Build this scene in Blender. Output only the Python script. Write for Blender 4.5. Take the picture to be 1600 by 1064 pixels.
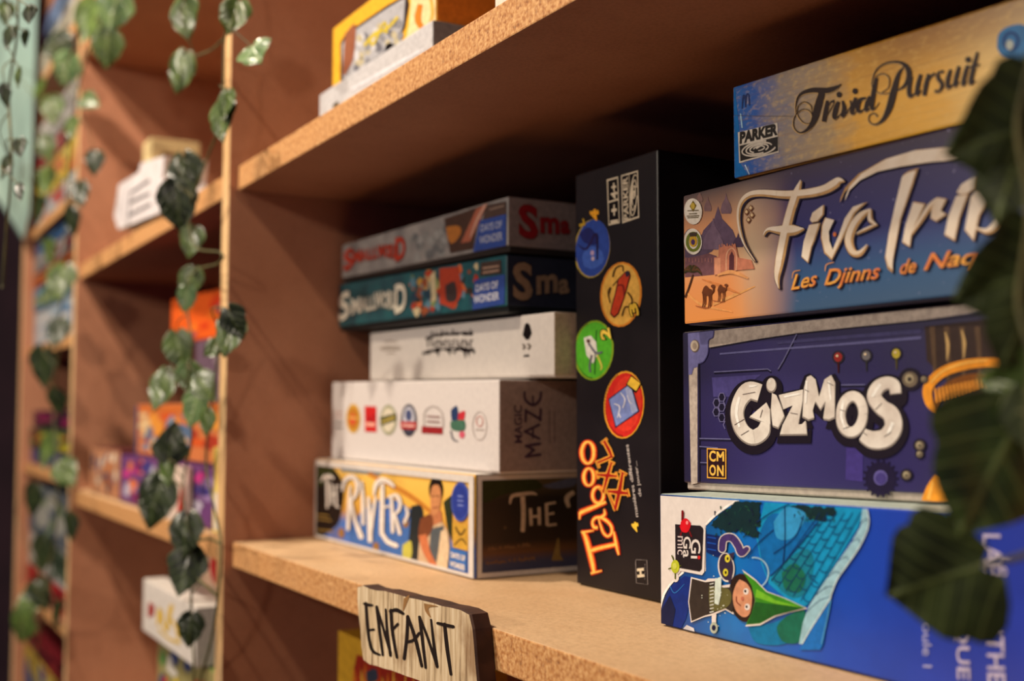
import bpy, bmesh, math, random
from mathutils import Vector as V, Matrix
random.seed(7)
S = bpy.context.scene
COL = S.collection
for _o in list(bpy.data.objects):
    bpy.data.objects.remove(_o)

# ------------------------------------------------------------------ camera, world, lamps, exposure
FPX, CX, CY = 1792.0, 800.0, 532.0                 # focal length and centre of the 1600 x 1064 frame
CAM = V((1.045, -0.312, 1.30))
PITCH = math.atan(113 / FPX)
YAW = math.atan(1045 / math.hypot(FPX, 113))
_fh = V((-math.cos(YAW), math.sin(YAW), 0)); _rt = V((math.sin(YAW), math.cos(YAW), 0)); _z = V((0, 0, 1))
_fw = _fh * math.cos(PITCH) + _z * math.sin(PITCH); _up = _z * math.cos(PITCH) - _fh * math.sin(PITCH)
cd = bpy.data.cameras.new('camera'); cam = bpy.data.objects.new('camera', cd); COL.objects.link(cam)
cd.sensor_width = 36.0; cd.lens = FPX / 1600 * 36
cam.matrix_world = Matrix(((_rt.x, _up.x, -_fw.x, CAM.x), (_rt.y, _up.y, -_fw.y, CAM.y), (_rt.z, _up.z, -_fw.z, CAM.z), (0, 0, 0, 1)))
cd.clip_start = 0.01
cd.dof.use_dof = True; cd.dof.focus_distance = 0.645; cd.dof.aperture_fstop = 4.4; cd.dof.aperture_blades = 7
S.camera = cam

w = bpy.data.worlds.new('room_air'); S.world = w; w.use_nodes = True
w.node_tree.nodes['Background'].inputs[0].default_value = (0.46, 0.24, 0.80, 1)
w.node_tree.nodes['Background'].inputs[1].default_value = 0.09

def lamp(name, loc, target, power, size, color, typ='AREA', spread=None):
    l = bpy.data.lights.new(name, typ); l.energy = power; l.color = color
    if typ == 'AREA':
        l.shape = 'DISK'; l.size = size
        if spread: l.spread = spread
    else:
        l.shadow_soft_size = size
    o = bpy.data.objects.new(name, l); COL.objects.link(o); o.location = loc
    o.rotation_euler = (V(target) - V(loc)).to_track_quat('-Z', 'Y').to_euler()
    return o
WARM = (1.0, 0.82, 0.62)
lamp('ceiling_lamp', (0.36, -0.95, 2.62), (0.2, 0.1, 1.2), 15, 0.06, WARM)
lamp('ceiling_lamp', (-0.35, -0.75, 2.75), (-0.6, 0.1, 1.2), 36, 0.06, (1.0, 0.86, 0.70))
lamp('room_fill', (-0.30, -2.80, 2.15), (0.3, 0.1, 1.3), 40, 0.16, (1.0, 0.86, 0.70))  # low fill put in to light the upper boxes, source unseen
lamp('room_fill', (2.3, -2.2, 2.2), (0.0, 0.1, 1.3), 14, 0.2, (1.0, 0.84, 0.68))  # weak fill added for the right-facing sides, no such lamp seen
S.view_settings.view_transform = 'Standard'; S.view_settings.look = 'None'
S.view_settings.exposure = 0.0; S.view_settings.gamma = 1.0; S.view_settings.use_curve_mapping = False

# ------------------------------------------------------------------ helpers: pixels of the photograph to points on real planes
def ray(px, py): return _fw + _rt * ((px - CX) / FPX) - _up * ((py - CY) / FPX)
def onplane(px, py, p, n):
    d = ray(px, py); return CAM + d * ((p - CAM).dot(n) / d.dot(n))
def ony(px, py, y): return onplane(px, py, V((0, y, 0)), V((0, 1, 0)))
def onx(px, py, x): return onplane(px, py, V((x, 0, 0)), V((1, 0, 0)))
def onz(px, py, z): return onplane(px, py, V((0, 0, z)), V((0, 0, 1)))
def cr(x0, y0, s, pts):
    return [(x0 + p[0] / s, y0 + p[1] / s) + ((p[2] / s,) if len(p) > 2 else ()) for p in pts]

# ------------------------------------------------------------------ helpers: materials
def lin(c):
    f = lambda v: v / 12.92 if v <= 0.04045 else ((v + 0.055) / 1.055) ** 2.4
    return tuple(f(x / 255.0) for x in c[:3]) + (1,)
class NT:
    def __init__(s, name, rough=0.5, spec=0.4, coat=0.0):
        s.m = bpy.data.materials.new(name); s.m.use_nodes = True; s.t = s.m.node_tree; s.b = s.t.nodes['Principled BSDF']
        s.b.inputs['Roughness'].default_value = rough; s.b.inputs['Specular IOR Level'].default_value = spec
        s.b.inputs['Coat Weight'].default_value = coat; s.b.inputs['Coat Roughness'].default_value = 0.15
        s.tc = s.t.nodes.new('ShaderNodeTexCoord')
        sx = s.t.nodes.new('ShaderNodeSeparateXYZ'); s.t.links.new(s.tc.outputs['UV'], sx.inputs[0]); s.u, s.v = sx.outputs[0], sx.outputs[1]
    def L(s, a, b): s.t.links.new(a, b)
    def noise(s, scale, detail=4, coord='Object', stretch=(1, 1, 1), rough=0.55, dist=0.0):
        mp = s.t.nodes.new('ShaderNodeMapping'); mp.inputs['Scale'].default_value = stretch
        s.L(s.tc.outputs[coord], mp.inputs[0])
        n = s.t.nodes.new('ShaderNodeTexNoise'); n.inputs['Scale'].default_value = scale; n.inputs['Detail'].default_value = detail
        n.inputs['Roughness'].default_value = rough; n.inputs['Distortion'].default_value = dist
        s.L(mp.outputs[0], n.inputs['Vector']); return n.outputs['Fac']
    def ramp(s, fac, stops, mode='LINEAR'):
        r = s.t.nodes.new('ShaderNodeValToRGB'); r.color_ramp.interpolation = mode
        e = r.color_ramp.elements
        while len(e) < len(stops): e.new(0.5)
        for i, (p, c) in enumerate(stops):
            e[i].position = p; e[i].color = lin(c) if not isinstance(c, (int, float)) else (c, c, c, 1)
        s.L(fac, r.inputs[0]); return r.outputs[0]
    def mix(s, fac, a, b, mode='MIX'):
        m = s.t.nodes.new('ShaderNodeMix'); m.data_type = 'RGBA'; m.blend_type = mode
        for val, k in ((fac, 0), (a, 6), (b, 7)):
            if isinstance(val, (int, float)): m.inputs[k].default_value = val
            elif isinstance(val, tuple): m.inputs[k].default_value = lin(val)
            else: s.L(val, m.inputs[k])
        return m.outputs[2]
    def math(s, op, a, b=0.0):
        m = s.t.nodes.new('ShaderNodeMath'); m.operation = op
        for i, val in enumerate((a, b)):
            if isinstance(val, (int, float)): m.inputs[i].default_value = val
            else: s.L(val, m.inputs[i])
        return m.outputs[0]
    def bump(s, h, strength=0.2, dist=0.001):
        b = s.t.nodes.new('ShaderNodeBump'); b.inputs['Strength'].default_value = strength; b.inputs['Distance'].default_value = dist
        s.L(h, b.inputs['Height']); s.L(b.outputs[0], s.b.inputs['Normal'])
    def out(s, c):
        if isinstance(c, tuple): s.b.inputs['Base Color'].default_value = lin(c)
        else: s.L(c, s.b.inputs['Base Color'])
        return s.m
_ink = {}
def ink(c, rough=0.45, amount=0.10):
    """printed colour: one flat tone with a faint paper mottle"""
    k = (tuple(c), rough, amount)
    if k not in _ink:
        n = NT('ink_%d_%d_%d' % tuple(c[:3]), rough, 0.18)
        d = tuple(max(0, int(x * (1 - amount))) for x in c[:3])
        _ink[k] = n.out(n.ramp(n.noise(260, 3), [(0.35, d), (0.65, tuple(c[:3]))]))
    return _ink[k]
def mottled(name, a, b, scale, rough=0.5, lo=0.35, hi=0.65, detail=5, coord='Object', stretch=(1, 1, 1), bump=0.0, spec=0.4, coat=0.0):
    n = NT(name, rough, spec, coat); f = n.noise(scale, detail, coord, stretch)
    if bump: n.bump(f, bump)
    return n.out(n.ramp(f, [(lo, a), (hi, b)]))

# ------------------------------------------------------------------ helpers: objects
def tag(o, label=None, cat=None, group=None, kind=None):
    if label: o['label'] = label
    if cat: o['category'] = cat
    if group: o['group'] = group
    if kind: o['kind'] = kind
    return o
def empty(name, loc, label, cat, group=None):
    o = bpy.data.objects.new(name, None); COL.objects.link(o); o.location = loc; o.empty_display_size = 0.05
    return tag(o, label, cat, group)
class MB:
    """collects faces in world space; build() links them as one mesh object"""
    def __init__(s): s.v = []; s.f = []; s.m = []; s.uv = []; s.mats = []; s.sm = []
    def mi(s, m):
        if m not in s.mats: s.mats.append(m)
        return s.mats.index(m)
    def face(s, pts, m, uv=None, smooth=False):
        b = len(s.v); s.v += [tuple(p) for p in pts]; s.f.append(tuple(range(b, b + len(pts)))); s.m.append(s.mi(m)); s.sm.append(smooth)
        s.uv += list(uv) if uv else [(p[0], p[2]) for p in pts]
    def grid(s, rows, m, uvrows=None, smooth=True, closed=False):
        for i in range(len(rows) - 1):
            n = len(rows[i]); 
            for j in range(n if closed else n - 1):
                k = (j + 1) % n
                s.face([rows[i][j], rows[i][k], rows[i + 1][k], rows[i + 1][j]], m,
                       [uvrows[i][j], uvrows[i][k], uvrows[i + 1][k], uvrows[i + 1][j]] if uvrows else None, smooth)
    def tube(s, pts, r, m, n=6, r2=None):
        pts = [V(p) for p in pts]; rows = []
        for i, p in enumerate(pts):
            t = (pts[min(i + 1, len(pts) - 1)] - pts[max(i - 1, 0)]); t = t.normalized() if t.length > 1e-9 else V((0, 0, 1))
            a = t.cross(V((0.31, 0.9, 0.17))).normalized(); b = t.cross(a)
            rr = r if r2 is None else r + (r2 - r) * i / max(1, len(pts) - 1)
            rows.append([p + a * (rr * math.cos(q * 2 * math.pi / n)) + b * (rr * math.sin(q * 2 * math.pi / n)) for q in range(n)])
        s.grid(rows, m, None, True, True); s.face(rows[0], m); s.face(rows[-1][::-1], m)
    def bm(s, bm, matmap, uvfn=None):
        for f in bm.faces:
            pts = [v.co.copy() for v in f.verts]; m = matmap(f)
            s.face(pts, m, [uvfn(p, f.normal) for p in pts] if uvfn else None)
    def build(s, name, parent=None, loc=None, merge=False):
        base = V(loc) if loc is not None else (V(parent_world(parent)) if parent else V((0, 0, 0)))
        me = bpy.data.meshes.new(name); me.from_pydata([tuple(V(p) - base) for p in s.v], [], s.f)
        for m in s.mats: me.materials.append(m)
        me.polygons.foreach_set('material_index', s.m); me.polygons.foreach_set('use_smooth', s.sm)
        ul = me.uv_layers.new(name='UVMap')
        flat = [0.0] * (2 * len(s.uv))
        for i, q in enumerate(s.uv): flat[2 * i], flat[2 * i + 1] = q[0], q[1]
        ul.data.foreach_set('uv', flat)
        if merge:
            b = bmesh.new(); b.from_mesh(me); bmesh.ops.remove_doubles(b, verts=b.verts, dist=1e-6); b.to_mesh(me); b.free()
        o = bpy.data.objects.new(name, me); COL.objects.link(o)
        if parent: o.parent = parent
        else: o.location = base
        return o
def parent_world(o):
    p = V((0, 0, 0))
    while o: p += o.location; o = o.parent
    return p
def bevelled(corners, bev=0.0012, seg=2):
    """hexahedron from 8 corners: bottom FL FR BR BL then the same on top"""
    b = bmesh.new(); vs = [b.verts.new(c) for c in corners]
    for q in ((3, 2, 1, 0), (4, 5, 6, 7), (0, 1, 5, 4), (1, 2, 6, 5), (2, 3, 7, 6), (3, 0, 4, 7)): b.faces.new([vs[i] for i in q])
    bmesh.ops.recalc_face_normals(b, faces=b.faces)
    if bev: bmesh.ops.bevel(b, geom=list(b.edges), offset=bev, segments=seg, profile=0.6, affect='EDGES')
    b.normal_update(); return b
def slab(mb, lo, hi, mat, bev=0.001, seg=2, front=None, top=None):
    x0, y0, z0 = lo; x1, y1, z1 = hi
    b = bevelled([(x0, y0, z0), (x1, y0, z0), (x1, y1, z0), (x0, y1, z0), (x0, y0, z1), (x1, y0, z1), (x1, y1, z1), (x0, y1, z1)], bev, seg)
    mb.bm(b, (lambda f: front if (front and f.normal.y < -0.6) else top if (top and f.normal.z > 0.6) else mat)); b.free()

def smooth_path(p, n=6):
    """Catmull-Rom through points of any dimension"""
    if len(p) < 3: 
        return [tuple(p[0][k] + (p[1][k] - p[0][k]) * i / n for k in range(len(p[0]))) for i in range(n + 1)]
    o = []
    for i in range(len(p) - 1):
        a, b, c, d = p[max(i - 1, 0)], p[i], p[i + 1], p[min(i + 2, len(p) - 1)]
        for j in range(n):
            t = j / n
            o.append(tuple(0.5 * (2 * b[k] + (c[k] - a[k]) * t + (2 * a[k] - 5 * b[k] + 4 * c[k] - d[k]) * t * t + (3 * b[k] - a[k] - 3 * c[k] + d[k]) * t ** 3) for k in range(len(b))))
    o.append(tuple(p[-1])); return o

_txt = {}
def text_shape(s, bold=0.0, shear=0.0, space=1.0):
    k = (s, bold, shear, space)
    if k in _txt: return _txt[k]
    c = bpy.data.curves.new('lettering', 'FONT'); c.body = s; c.offset = bold; c.shear = shear; c.space_character = space; c.size = 1.0
    c.resolution_u = 3
    o = bpy.data.objects.new('lettering', c); COL.objects.link(o); bpy.context.view_layer.update()
    dg = bpy.context.evaluated_depsgraph_get(); me = o.evaluated_get(dg).to_mesh()
    vs = [(v.co.x, v.co.y) for v in me.vertices]; polys = [[vs[i] for i in p.vertices] for p in me.polygons]
    o.evaluated_get(dg).to_mesh_clear(); bpy.data.objects.remove(o); bpy.data.curves.remove(c)
    xs = [v[0] for v in vs]; _txt[k] = (polys, min(xs), max(xs)); return _txt[k]

class Art:
    """printing on one flat face: shapes traced on the face, each layer a film above the one before"""
    def __init__(s, mb, p0, n, px=True, d=None, e=None, W=1, H=1, eps=0.00011, H2=None):
        s.H2 = H2 or H
        s.mb, s.p0, s.n, s.px = mb, V(p0), V(n).normalized(), px; s.d, s.e, s.W, s.H, s.eps, s.k = d, e, W, H, eps, 0
    def face_uv(s, q):
        """point of the drawing to face units (u along the face, v up it)"""
        if not s.px: return (q[0], q[1])
        r = onplane(q[0], q[1], s.p0, s.n) - s.p0; dh = V((s.d.x, s.d.y, 0)); k = dh.length
        a = r.dot(dh) / (k * k); u = a / s.W
        return (u, (r.z - a * s.d.z) / (s.H + (s.H2 - s.H) * u))
    def at(s, u, v, off): return s.p0 + s.d * (u * s.W) + s.e * (v * (s.H + (s.H2 - s.H) * u)) + s.n * off
    def poly(s, pts, mat, layer=1):
        s.k = (s.k + 1) % 32; off = s.eps * layer + s.k * 3e-6
        if s.d is None:
            w = [onplane(q[0], q[1], s.p0, s.n) + s.n * off for q in pts]; uv = [(p.x, p.z) for p in w]
        else:                                          # the printing ends at the edges of the face
            uv = [s.face_uv(q) for q in pts]; m = (0.0010 / s.W, 0.0010 / s.H)
            for ax, lim, sg in ((0, m[0], 1), (0, 1 - m[0], -1), (1, m[1], 1), (1, 1 - m[1], -1)):
                o = []
                for i in range(len(uv)):
                    a, b = uv[i - 1], uv[i]; ia, ib = (a[ax] - lim) * sg >= 0, (b[ax] - lim) * sg >= 0
                    if ia != ib:
                        t = (lim - a[ax]) / (b[ax] - a[ax]); o.append((a[0] + (b[0] - a[0]) * t, a[1] + (b[1] - a[1]) * t))
                    if ib: o.append(b)
                uv = o
                if len(uv) < 3: return
            w = [s.at(u, v, off) for u, v in uv]
        nn = V((0, 0, 0))
        for i in range(len(w)): nn += (w[i] - s.p0).cross(w[(i + 1) % len(w)] - s.p0)
        if nn.dot(s.n) < 0: w.reverse(); uv = uv[::-1]
        s.mb.face(w, mat, uv)
    def blob(s, pts, mat, layer=1, n=5):
        s.poly(smooth_path(list(pts) + [pts[0]], n)[:-1], mat, layer)
    def ell(s, x, y, rx, ry, mat, layer=1, rot=0.0, n=24):
        c, q = math.cos(math.radians(rot)), math.sin(math.radians(rot))
        s.poly([(x + rx * math.cos(a) * c - ry * math.sin(a) * q, y + rx * math.cos(a) * q + ry * math.sin(a) * c) for a in [2 * math.pi * i / n for i in range(n)]], mat, layer)
    def stroke(s, pts, mat, layer=1, w=None, grow=0.0, dx=0.0, dy=0.0, n=6, cap=False, straight=False):
        """pts: (x, y[, width])"""
        p = [(q[0] + dx, q[1] + dy, (q[2] if len(q) > 2 else w) + grow) for q in pts]
        if not straight: p = smooth_path(p, n)
        le, ri = [], []
        for i in range(len(p)):
            a, b = p[max(i - 1, 0)], p[min(i + 1, len(p) - 1)]
            tx, ty = b[0] - a[0], b[1] - a[1]; L = math.hypot(tx, ty) or 1; h = max(p[i][2], 0.05) / 2
            le.append((p[i][0] - ty / L * h, p[i][1] + tx / L * h)); ri.append((p[i][0] + ty / L * h, p[i][1] - tx / L * h))
        for i in range(len(p) - 1): s.poly([le[i], le[i + 1], ri[i + 1], ri[i]], mat, layer)
        if cap:
            for q in (p[0], p[-1]): s.ell(q[0], q[1], q[2] / 2, q[2] / 2, mat, layer, n=12)
    def ring(s, x, y, rx, ry, w, mat, layer=1, rot=0.0, a0=0, a1=360, grow=0.0):
        c, q = math.cos(math.radians(rot)), math.sin(math.radians(rot)); pts = []
        for i in range(33):
            a = math.radians(a0 + (a1 - a0) * i / 32); pts.append((x + rx * math.cos(a) * c - ry * math.sin(a) * q, y + rx * math.cos(a) * q + ry * math.sin(a) * c, w))
        s.stroke(pts, mat, layer, grow=grow, straight=True)
    def text(s, t, p0, p1, up, mat, layer=1, bold=0.0, shear=0.0, space=1.0):
        """baseline from p0 to p1; up = vector of one capital's height"""
        polys, x0, x1 = text_shape(t, bold, shear, space); k = 1 / max(1e-6, x1 - x0)
        for pl in polys:
            s.poly([(p0[0] + (p1[0] - p0[0]) * (x - x0) * k + up[0] * y / 0.70, p0[1] + (p1[1] - p0[1]) * (x - x0) * k + up[1] * y / 0.70) for x, y in pl], mat, layer)

GROUP = None
def game_box(label, P, W, H, D, side, front=None, top=None, right=None, ang=0.0, group=None, lip=0.004, base=None, Hr=None, name='game_box', cat='game box', bev=0.0012, dz=0.0):
    """lidded cardboard box: P front bottom left corner, W along the front, D into the shelf, ang turns it about the vertical.
    Returns (root, lid mesh builder, front Art in uv, right Art in uv); call finish(box) when the printing is done."""
    P = V(P); d = V((math.cos(ang), math.sin(ang), 0)); e = V((-math.sin(ang), math.cos(ang), 0)); z = V((0, 0, 1)); Hr = Hr or H
    d = (d + z * (dz / W)); 
    root = empty(name, P + d * (W / 2) + e * (D / 2), label, cat, group or GROUP); root.location.z = P.z
    c = [P, P + d * W, P + d * W + e * D, P + e * D]
    tp = [c[0] + z * H, c[1] + z * Hr, c[2] + z * Hr, c[3] + z * H]
    b = bevelled([q + z * lip for q in c] + tp, bev)
    mb = MB()
    def mm(f):
        n = f.normal
        if n.dot(e) < -0.55: return front or side
        if n.dot(d) > 0.55: return right or side
        if n.z > 0.55: return top or side
        return side
    def uvf(p, n):
        r = p - P
        if abs(n.dot(d)) > 0.75: return (r.dot(e) / D, r.z / H)
        if abs(n.z) > 0.75: return (r.dot(d) / W, r.dot(e) / D)
        return (r.dot(d) / W, (r.z - r.dot(d) * dz / W) / (H + (Hr - H) * r.dot(d) / W))
    mb.bm(b, mm, uvf); b.free()
    t = MB(); i = 0.0013
    ins = [P + d * i + e * i, P + d * (W - i) + e * i, P + d * (W - i) + e * (D - i), P + d * i + e * (D - i)]
    b = bevelled(ins + [q + z * (H * 0.8) for q in ins], 0.0008, 1); t.bm(b, lambda f: base or side); b.free()
    up = z
    aF = Art(mb, P, -e, True, d, up, W, H, H2=Hr)
    aFu = Art(mb, P, -e, False, d, up, W, H, H2=Hr)
    aR = Art(mb, P + d * W, d.normalized(), True, e, up, D, Hr); aRu = Art(mb, P + d * W, d.normalized(), False, e, up, D, Hr)
    return dict(root=root, mb=mb, tray=t, F=aF, f=aFu, R=aR, r=aRu)
def finish(bx):
    bx['mb'].build('lid', bx['root']); bx['tray'].build('tray', bx['root']); return bx['root']

# ------------------------------------------------------------------ setting: floor and the dim walls around the bookcase
def mdf_mat(name, a, b, c):
    n = NT(name, 0.62, 0.3)
    f1 = n.noise(9, 5, 'Object', (1, 1, 1)); f2 = n.noise(420, 3); f3 = n.noise(60, 4, 'Object', (1, 1, 1))
    base = n.mix(n.ramp(f1, [(0.3, 0.0), (0.7, 1.0)]), a, b)
    base = n.mix(n.ramp(f3, [(0.55, 0.0), (0.8, 0.35)]), base, c)
    n.bump(f2, 0.25, 0.0006)
    return n.out(n.mix(n.ramp(f2, [(0.3, 0.22), (0.6, 0.0)]), base, (92, 58, 34)))
MDF = mdf_mat('fibreboard', (186, 130, 100), (170, 114, 85), (148, 92, 66))
SHELFTOP = mdf_mat('fibreboard_top', (212, 178, 138), (198, 160, 118), (176, 136, 96))  # shelf tops are paler and less red than the uprights
def chip_mat():
    n = NT('chipboard_edge', 0.7, 0.25)
    v = n.t.nodes.new('ShaderNodeTexVoronoi'); v.inputs['Scale'].default_value = 520; n.L(n.tc.outputs['Object'], v.inputs['Vector'])
    f = n.noise(300, 5); big = n.noise(22, 3)
    c = n.ramp(f, [(0.30, (96, 56, 30)), (0.42, (176, 118, 66)), (0.60, (222, 172, 112)), (0.8, (236, 196, 140))])
    c = n.mix(0.35, c, n.ramp(v.outputs['Distance'], [(0.0, (238, 200, 150)), (0.7, (150, 92, 50))]))
    c = n.mix(n.ramp(big, [(0.4, 0.0), (0.7, 0.28)]), c, (196, 140, 84))
    n.bump(f, 0.3, 0.0008)
    return n.out(c)
CHIP = chip_mat()
PALE = mottled('lit_upright_edge', (226, 190, 140), (206, 164, 112), 30, 0.6, stretch=(1, 1, 0.2))  # upright fronts: strong front light put into a paler colour
DARKFLOOR = mottled('dark_floor', (60, 40, 30), (42, 28, 24), 8, 0.6)
PLUM = mottled('plum_wall', (58, 36, 48), (46, 28, 40), 5, 0.8)
def struct(name, lo, hi, mat):
    m = MB(); slab(m, lo, hi, mat, bev=0); o = m.build(name); o['kind'] = 'structure'; return o
struct('floor', (-3.2, -3.0, -0.05), (2.6, 0.62, 0.0), DARKFLOOR)
struct('wall_back', (-3.2, 0.62, 0.0), (2.6, 0.70, 2.9), PLUM)
struct('ceiling', (-3.3, -3.0, 2.9), (2.6, 0.70, 2.96), PLUM)
struct('wall_left', (-3.3, -3.0, 0.0), (-3.2, 0.70, 2.9), PLUM)

# ------------------------------------------------------------------ bookcase
SH = 0.3476                                            # pitch of the shelves
TOPS = [1.182 + SH * k for k in (-3, -2, -1, 0, 1, 2)]
T = 0.0222; DEPTH = 0.43
book = empty('bookcase', (0.0, 0.18, 0.0), 'tall open fibreboard bookcase of three bays holding the board games', 'bookcase')
def upright(x1, y0, z1=2.34, th=0.022):
    m = MB(); slab(m, (x1 - th, y0, 0.0), (x1, DEPTH, z1), MDF, front=PALE); m.build('upright', book)
upright(0.0, -0.0085); upright(-0.83, -0.0060); upright(-1.378, -0.0135, th=0.026); upright(0.882, -0.004)
m = MB(); slab(m, (-1.404, DEPTH, 0.0), (0.882, DEPTH + 0.008, 2.34), MDF, bev=0); m.build('back_panel', book)
for x0, x1 in ((0.0, 0.86), (-0.83, -0.022)):
    for zt in TOPS:
        m = MB(); slab(m, (x0 + .0004, 0.0, zt - T), (x1 - .0004, DEPTH, zt), MDF, front=CHIP, top=SHELFTOP); m.build('shelf', book)
CT = [0.27, 0.497, 0.735, 0.969, 1.2037, 1.4254, 1.6564, 1.945, 2.2]
for zt in CT:
    m = MB(); slab(m, (-1.3776, -0.003, zt - 0.019), (-0.8524, DEPTH, zt), MDF, front=CHIP); m.build('shelf', book)
m = MB(); slab(m, (-1.404, -0.017, 2.34), (0.882, DEPTH + 0.008, 2.362), MDF, front=CHIP); m.build('top_board', book)
ZS = 1.1823; ZU = 1.1823 + SH

# ------------------------------------------------------------------ right stack on the middle shelf
GROUP = 'game boxes in the right-hand stack'
# --- lowest box: blue with a painted brick maze
def laby_mat():
    n = NT('blue_box_print', 0.32, 0.5)
    a = n.ramp(n.u, [(0.0, (20, 30, 78)), (0.08, (18, 74, 150)), (0.2, (10, 110, 190)), (0.42, (14, 70, 182)), (0.62, (28, 58, 170)), (1.0, (44, 52, 156))])
    f = n.noise(30, 5); a = n.mix(n.ramp(f, [(0.45, 0.0), (0.75, 0.35)]), a, (10, 40, 120))
    g = n.noise(14, 3); fade = n.ramp(n.u, [(0.0, 0.5), (0.35, 0.35), (0.42, 0.0)])
    return n.out(n.mix(n.math('MULTIPLY', n.ramp(g, [(0.5, 0.0), (0.7, 1.0)]), fade), a, (10, 66, 96)))
LABY = laby_mat()
WHITE = ink((220, 214, 210), 0.4, 0.03); PAPER = ink((212, 205, 198), 0.5, 0.04); BLACK = ink((20, 16, 18), 0.35, 0.2)
bx = game_box('royal blue game box with a painted brick maze, lowest of the right-hand stack', (0.5275, 0.0848, ZS), 0.30, 0.0725, 0.27, ink((24, 44, 130)), LABY, ink((190, 205, 196), .4), ang=0.014, lip=0.0006, Hr=0.079)
F = bx['F']; L = lambda *p: cr(1010, 740, 4, p)
F.poly(L((72, 130), (600, 158), (560, 172), (470, 225), (372, 318), (372, 610), (240, 612), (150, 690), (98, 775), (82, 850), (88, 940), (72, 700)), WHITE, 1)
F.stroke(L((585, 160, 14), (520, 195, 14), (430, 262, 13), (372, 320, 12)), ink((250, 248, 244)), 2)
F.stroke(L((235, 615, 10), (160, 682, 12), (110, 760, 13), (86, 850, 12)), ink((250, 248, 244)), 2)
F.poly(L((92, 858), (160, 700), (240, 640), (290, 650), (275, 800), (250, 905), (210, 985), (92, 950)), ink((16, 44, 128)), 2)
F.poly(L((92, 858), (150, 760), (185, 850), (165, 960), (92, 948)), ink((18, 26, 66)), 3)
F.stroke(L((150, 700, 4), (180, 745, 5), (240, 690, 3)), ink((44, 120, 200)), 3)
F.poly(L((205, 1000), (255, 945), (300, 965), (310, 1015)), ink((206, 206, 214)), 3)
CY1 = ink((14, 146, 200)); CY2 = ink((8, 104, 178)); NAVY = ink((14, 24, 66)); BR = ink((10, 48, 104)); LEAFD = ink((14, 44, 50)); GRN = ink((20, 104, 84))
F.poly(L((740, 178), (1365, 215), (1330, 330), (1210, 520), (1030, 800), (960, 860), (860, 770), (770, 690), (720, 560), (690, 400)), CY1, 2)
F.blob(L((700, 400), (790, 250), (1000, 300), (1080, 300), (900, 520), (780, 640), (730, 560)), CY2, 3)
F.blob(L((800, 300), (880, 210), (1000, 250), (960, 350), (900, 410), (820, 400)), ink((50, 150, 210)), 4)
F.blob(L((780, 660), (860, 560), (1000, 470), (1050, 560), (1000, 740), (900, 770)), ink((16, 122, 150)), 3)
F.blob(L((850, 620), (930, 560), (1000, 640), (960, 740), (870, 720)), GRN, 4)
BQ = ((800, 650), (1090, 245), (1345, 240), (1030, 800))     # the painted wall: courses run up the slope
def bq(u, v):
    return tuple(BQ[0][i] * (1 - u) * (1 - v) + BQ[1][i] * u * (1 - v) + BQ[2][i] * u * v + BQ[3][i] * (1 - u) * v for i in (0, 1))
for k in range(6):
    F.stroke(L(*[bq(u, k / 5) + (4.5,) for u in (-.05, .25, .5, .75, 1.0)]), BR, 5, n=3)
    if k < 5:
        for j in range(6):
            u = (j + (.5 if k % 2 else 0)) / 6
            F.stroke(L(bq(u, k / 5) + (4,), bq(u - .02, (k + .5) / 5) + (6,), bq(u, (k + 1) / 5) + (4,)), BR, 5, n=3)
for q in (((640, 530), (700, 440), (800, 350)), ((870, 200), (872, 400), (860, 560)), ((780, 640), (900, 520), (1080, 300)), ((800, 500), (930, 400), (990, 260)), ((1080, 690), (1020, 640)), ((700, 300), (790, 240), (900, 190))):
    F.stroke(L(*[(a, b, 6) for a, b in q]), BR, 6)
band_o = [(1385, 214), (1396, 320), (1342, 450), (1262, 570), (1200, 660), (1160, 760), (1150, 790), (1040, 960), (980, 1064)]
band_i = [(1358, 214), (1345, 330), (1280, 440), (1190, 570), (1110, 690), (1020, 830), (985, 930), (960, 1064)]
F.poly(L(*(band_o + band_i[::-1])), ink((150, 196, 214)), 6)
F.stroke(L(*[(a, b, 7) for a, b in band_o]), ink((196, 218, 226)), 7)
for k, t in enumerate((0.12, 0.27, 0.4, 0.52, 0.64, 0.76)):
    i = t * (len(band_i) - 1); j = int(i); g = i - j
    p = [band_i[j][q] + (band_i[j + 1][q] - band_i[j][q]) * g for q in (0, 1)]
    r_ = [band_o[j][q] + (band_o[j + 1][q] - band_o[j][q]) * g for q in (0, 1)]
    F.stroke(L((p[0], p[1], 4), ((p[0] + r_[0]) / 2 + 10, (p[1] + r_[1]) / 2 - 25, 4), (r_[0], r_[1], 4)), BR, 7)
F.poly(L((980, 1064), (1040, 960), (1150, 790), (1160, 800), (1140, 880), (1110, 1064), (1090, 1100), (960, 1100)), ink((26, 110, 196)), 5)
F.stroke(L((1158, 790, 5), (1138, 900, 5), (1100, 1064, 5)), ink((90, 170, 220)), 6)
F.blob(L((880, 890), (990, 850), (985, 950), (960, 1050), (860, 1050), (820, 960)), GRN, 4)
F.blob(L((640, 960), (800, 930), (960, 870), (900, 1050), (700, 1060)), ink((12, 116, 170)), 3)
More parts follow.
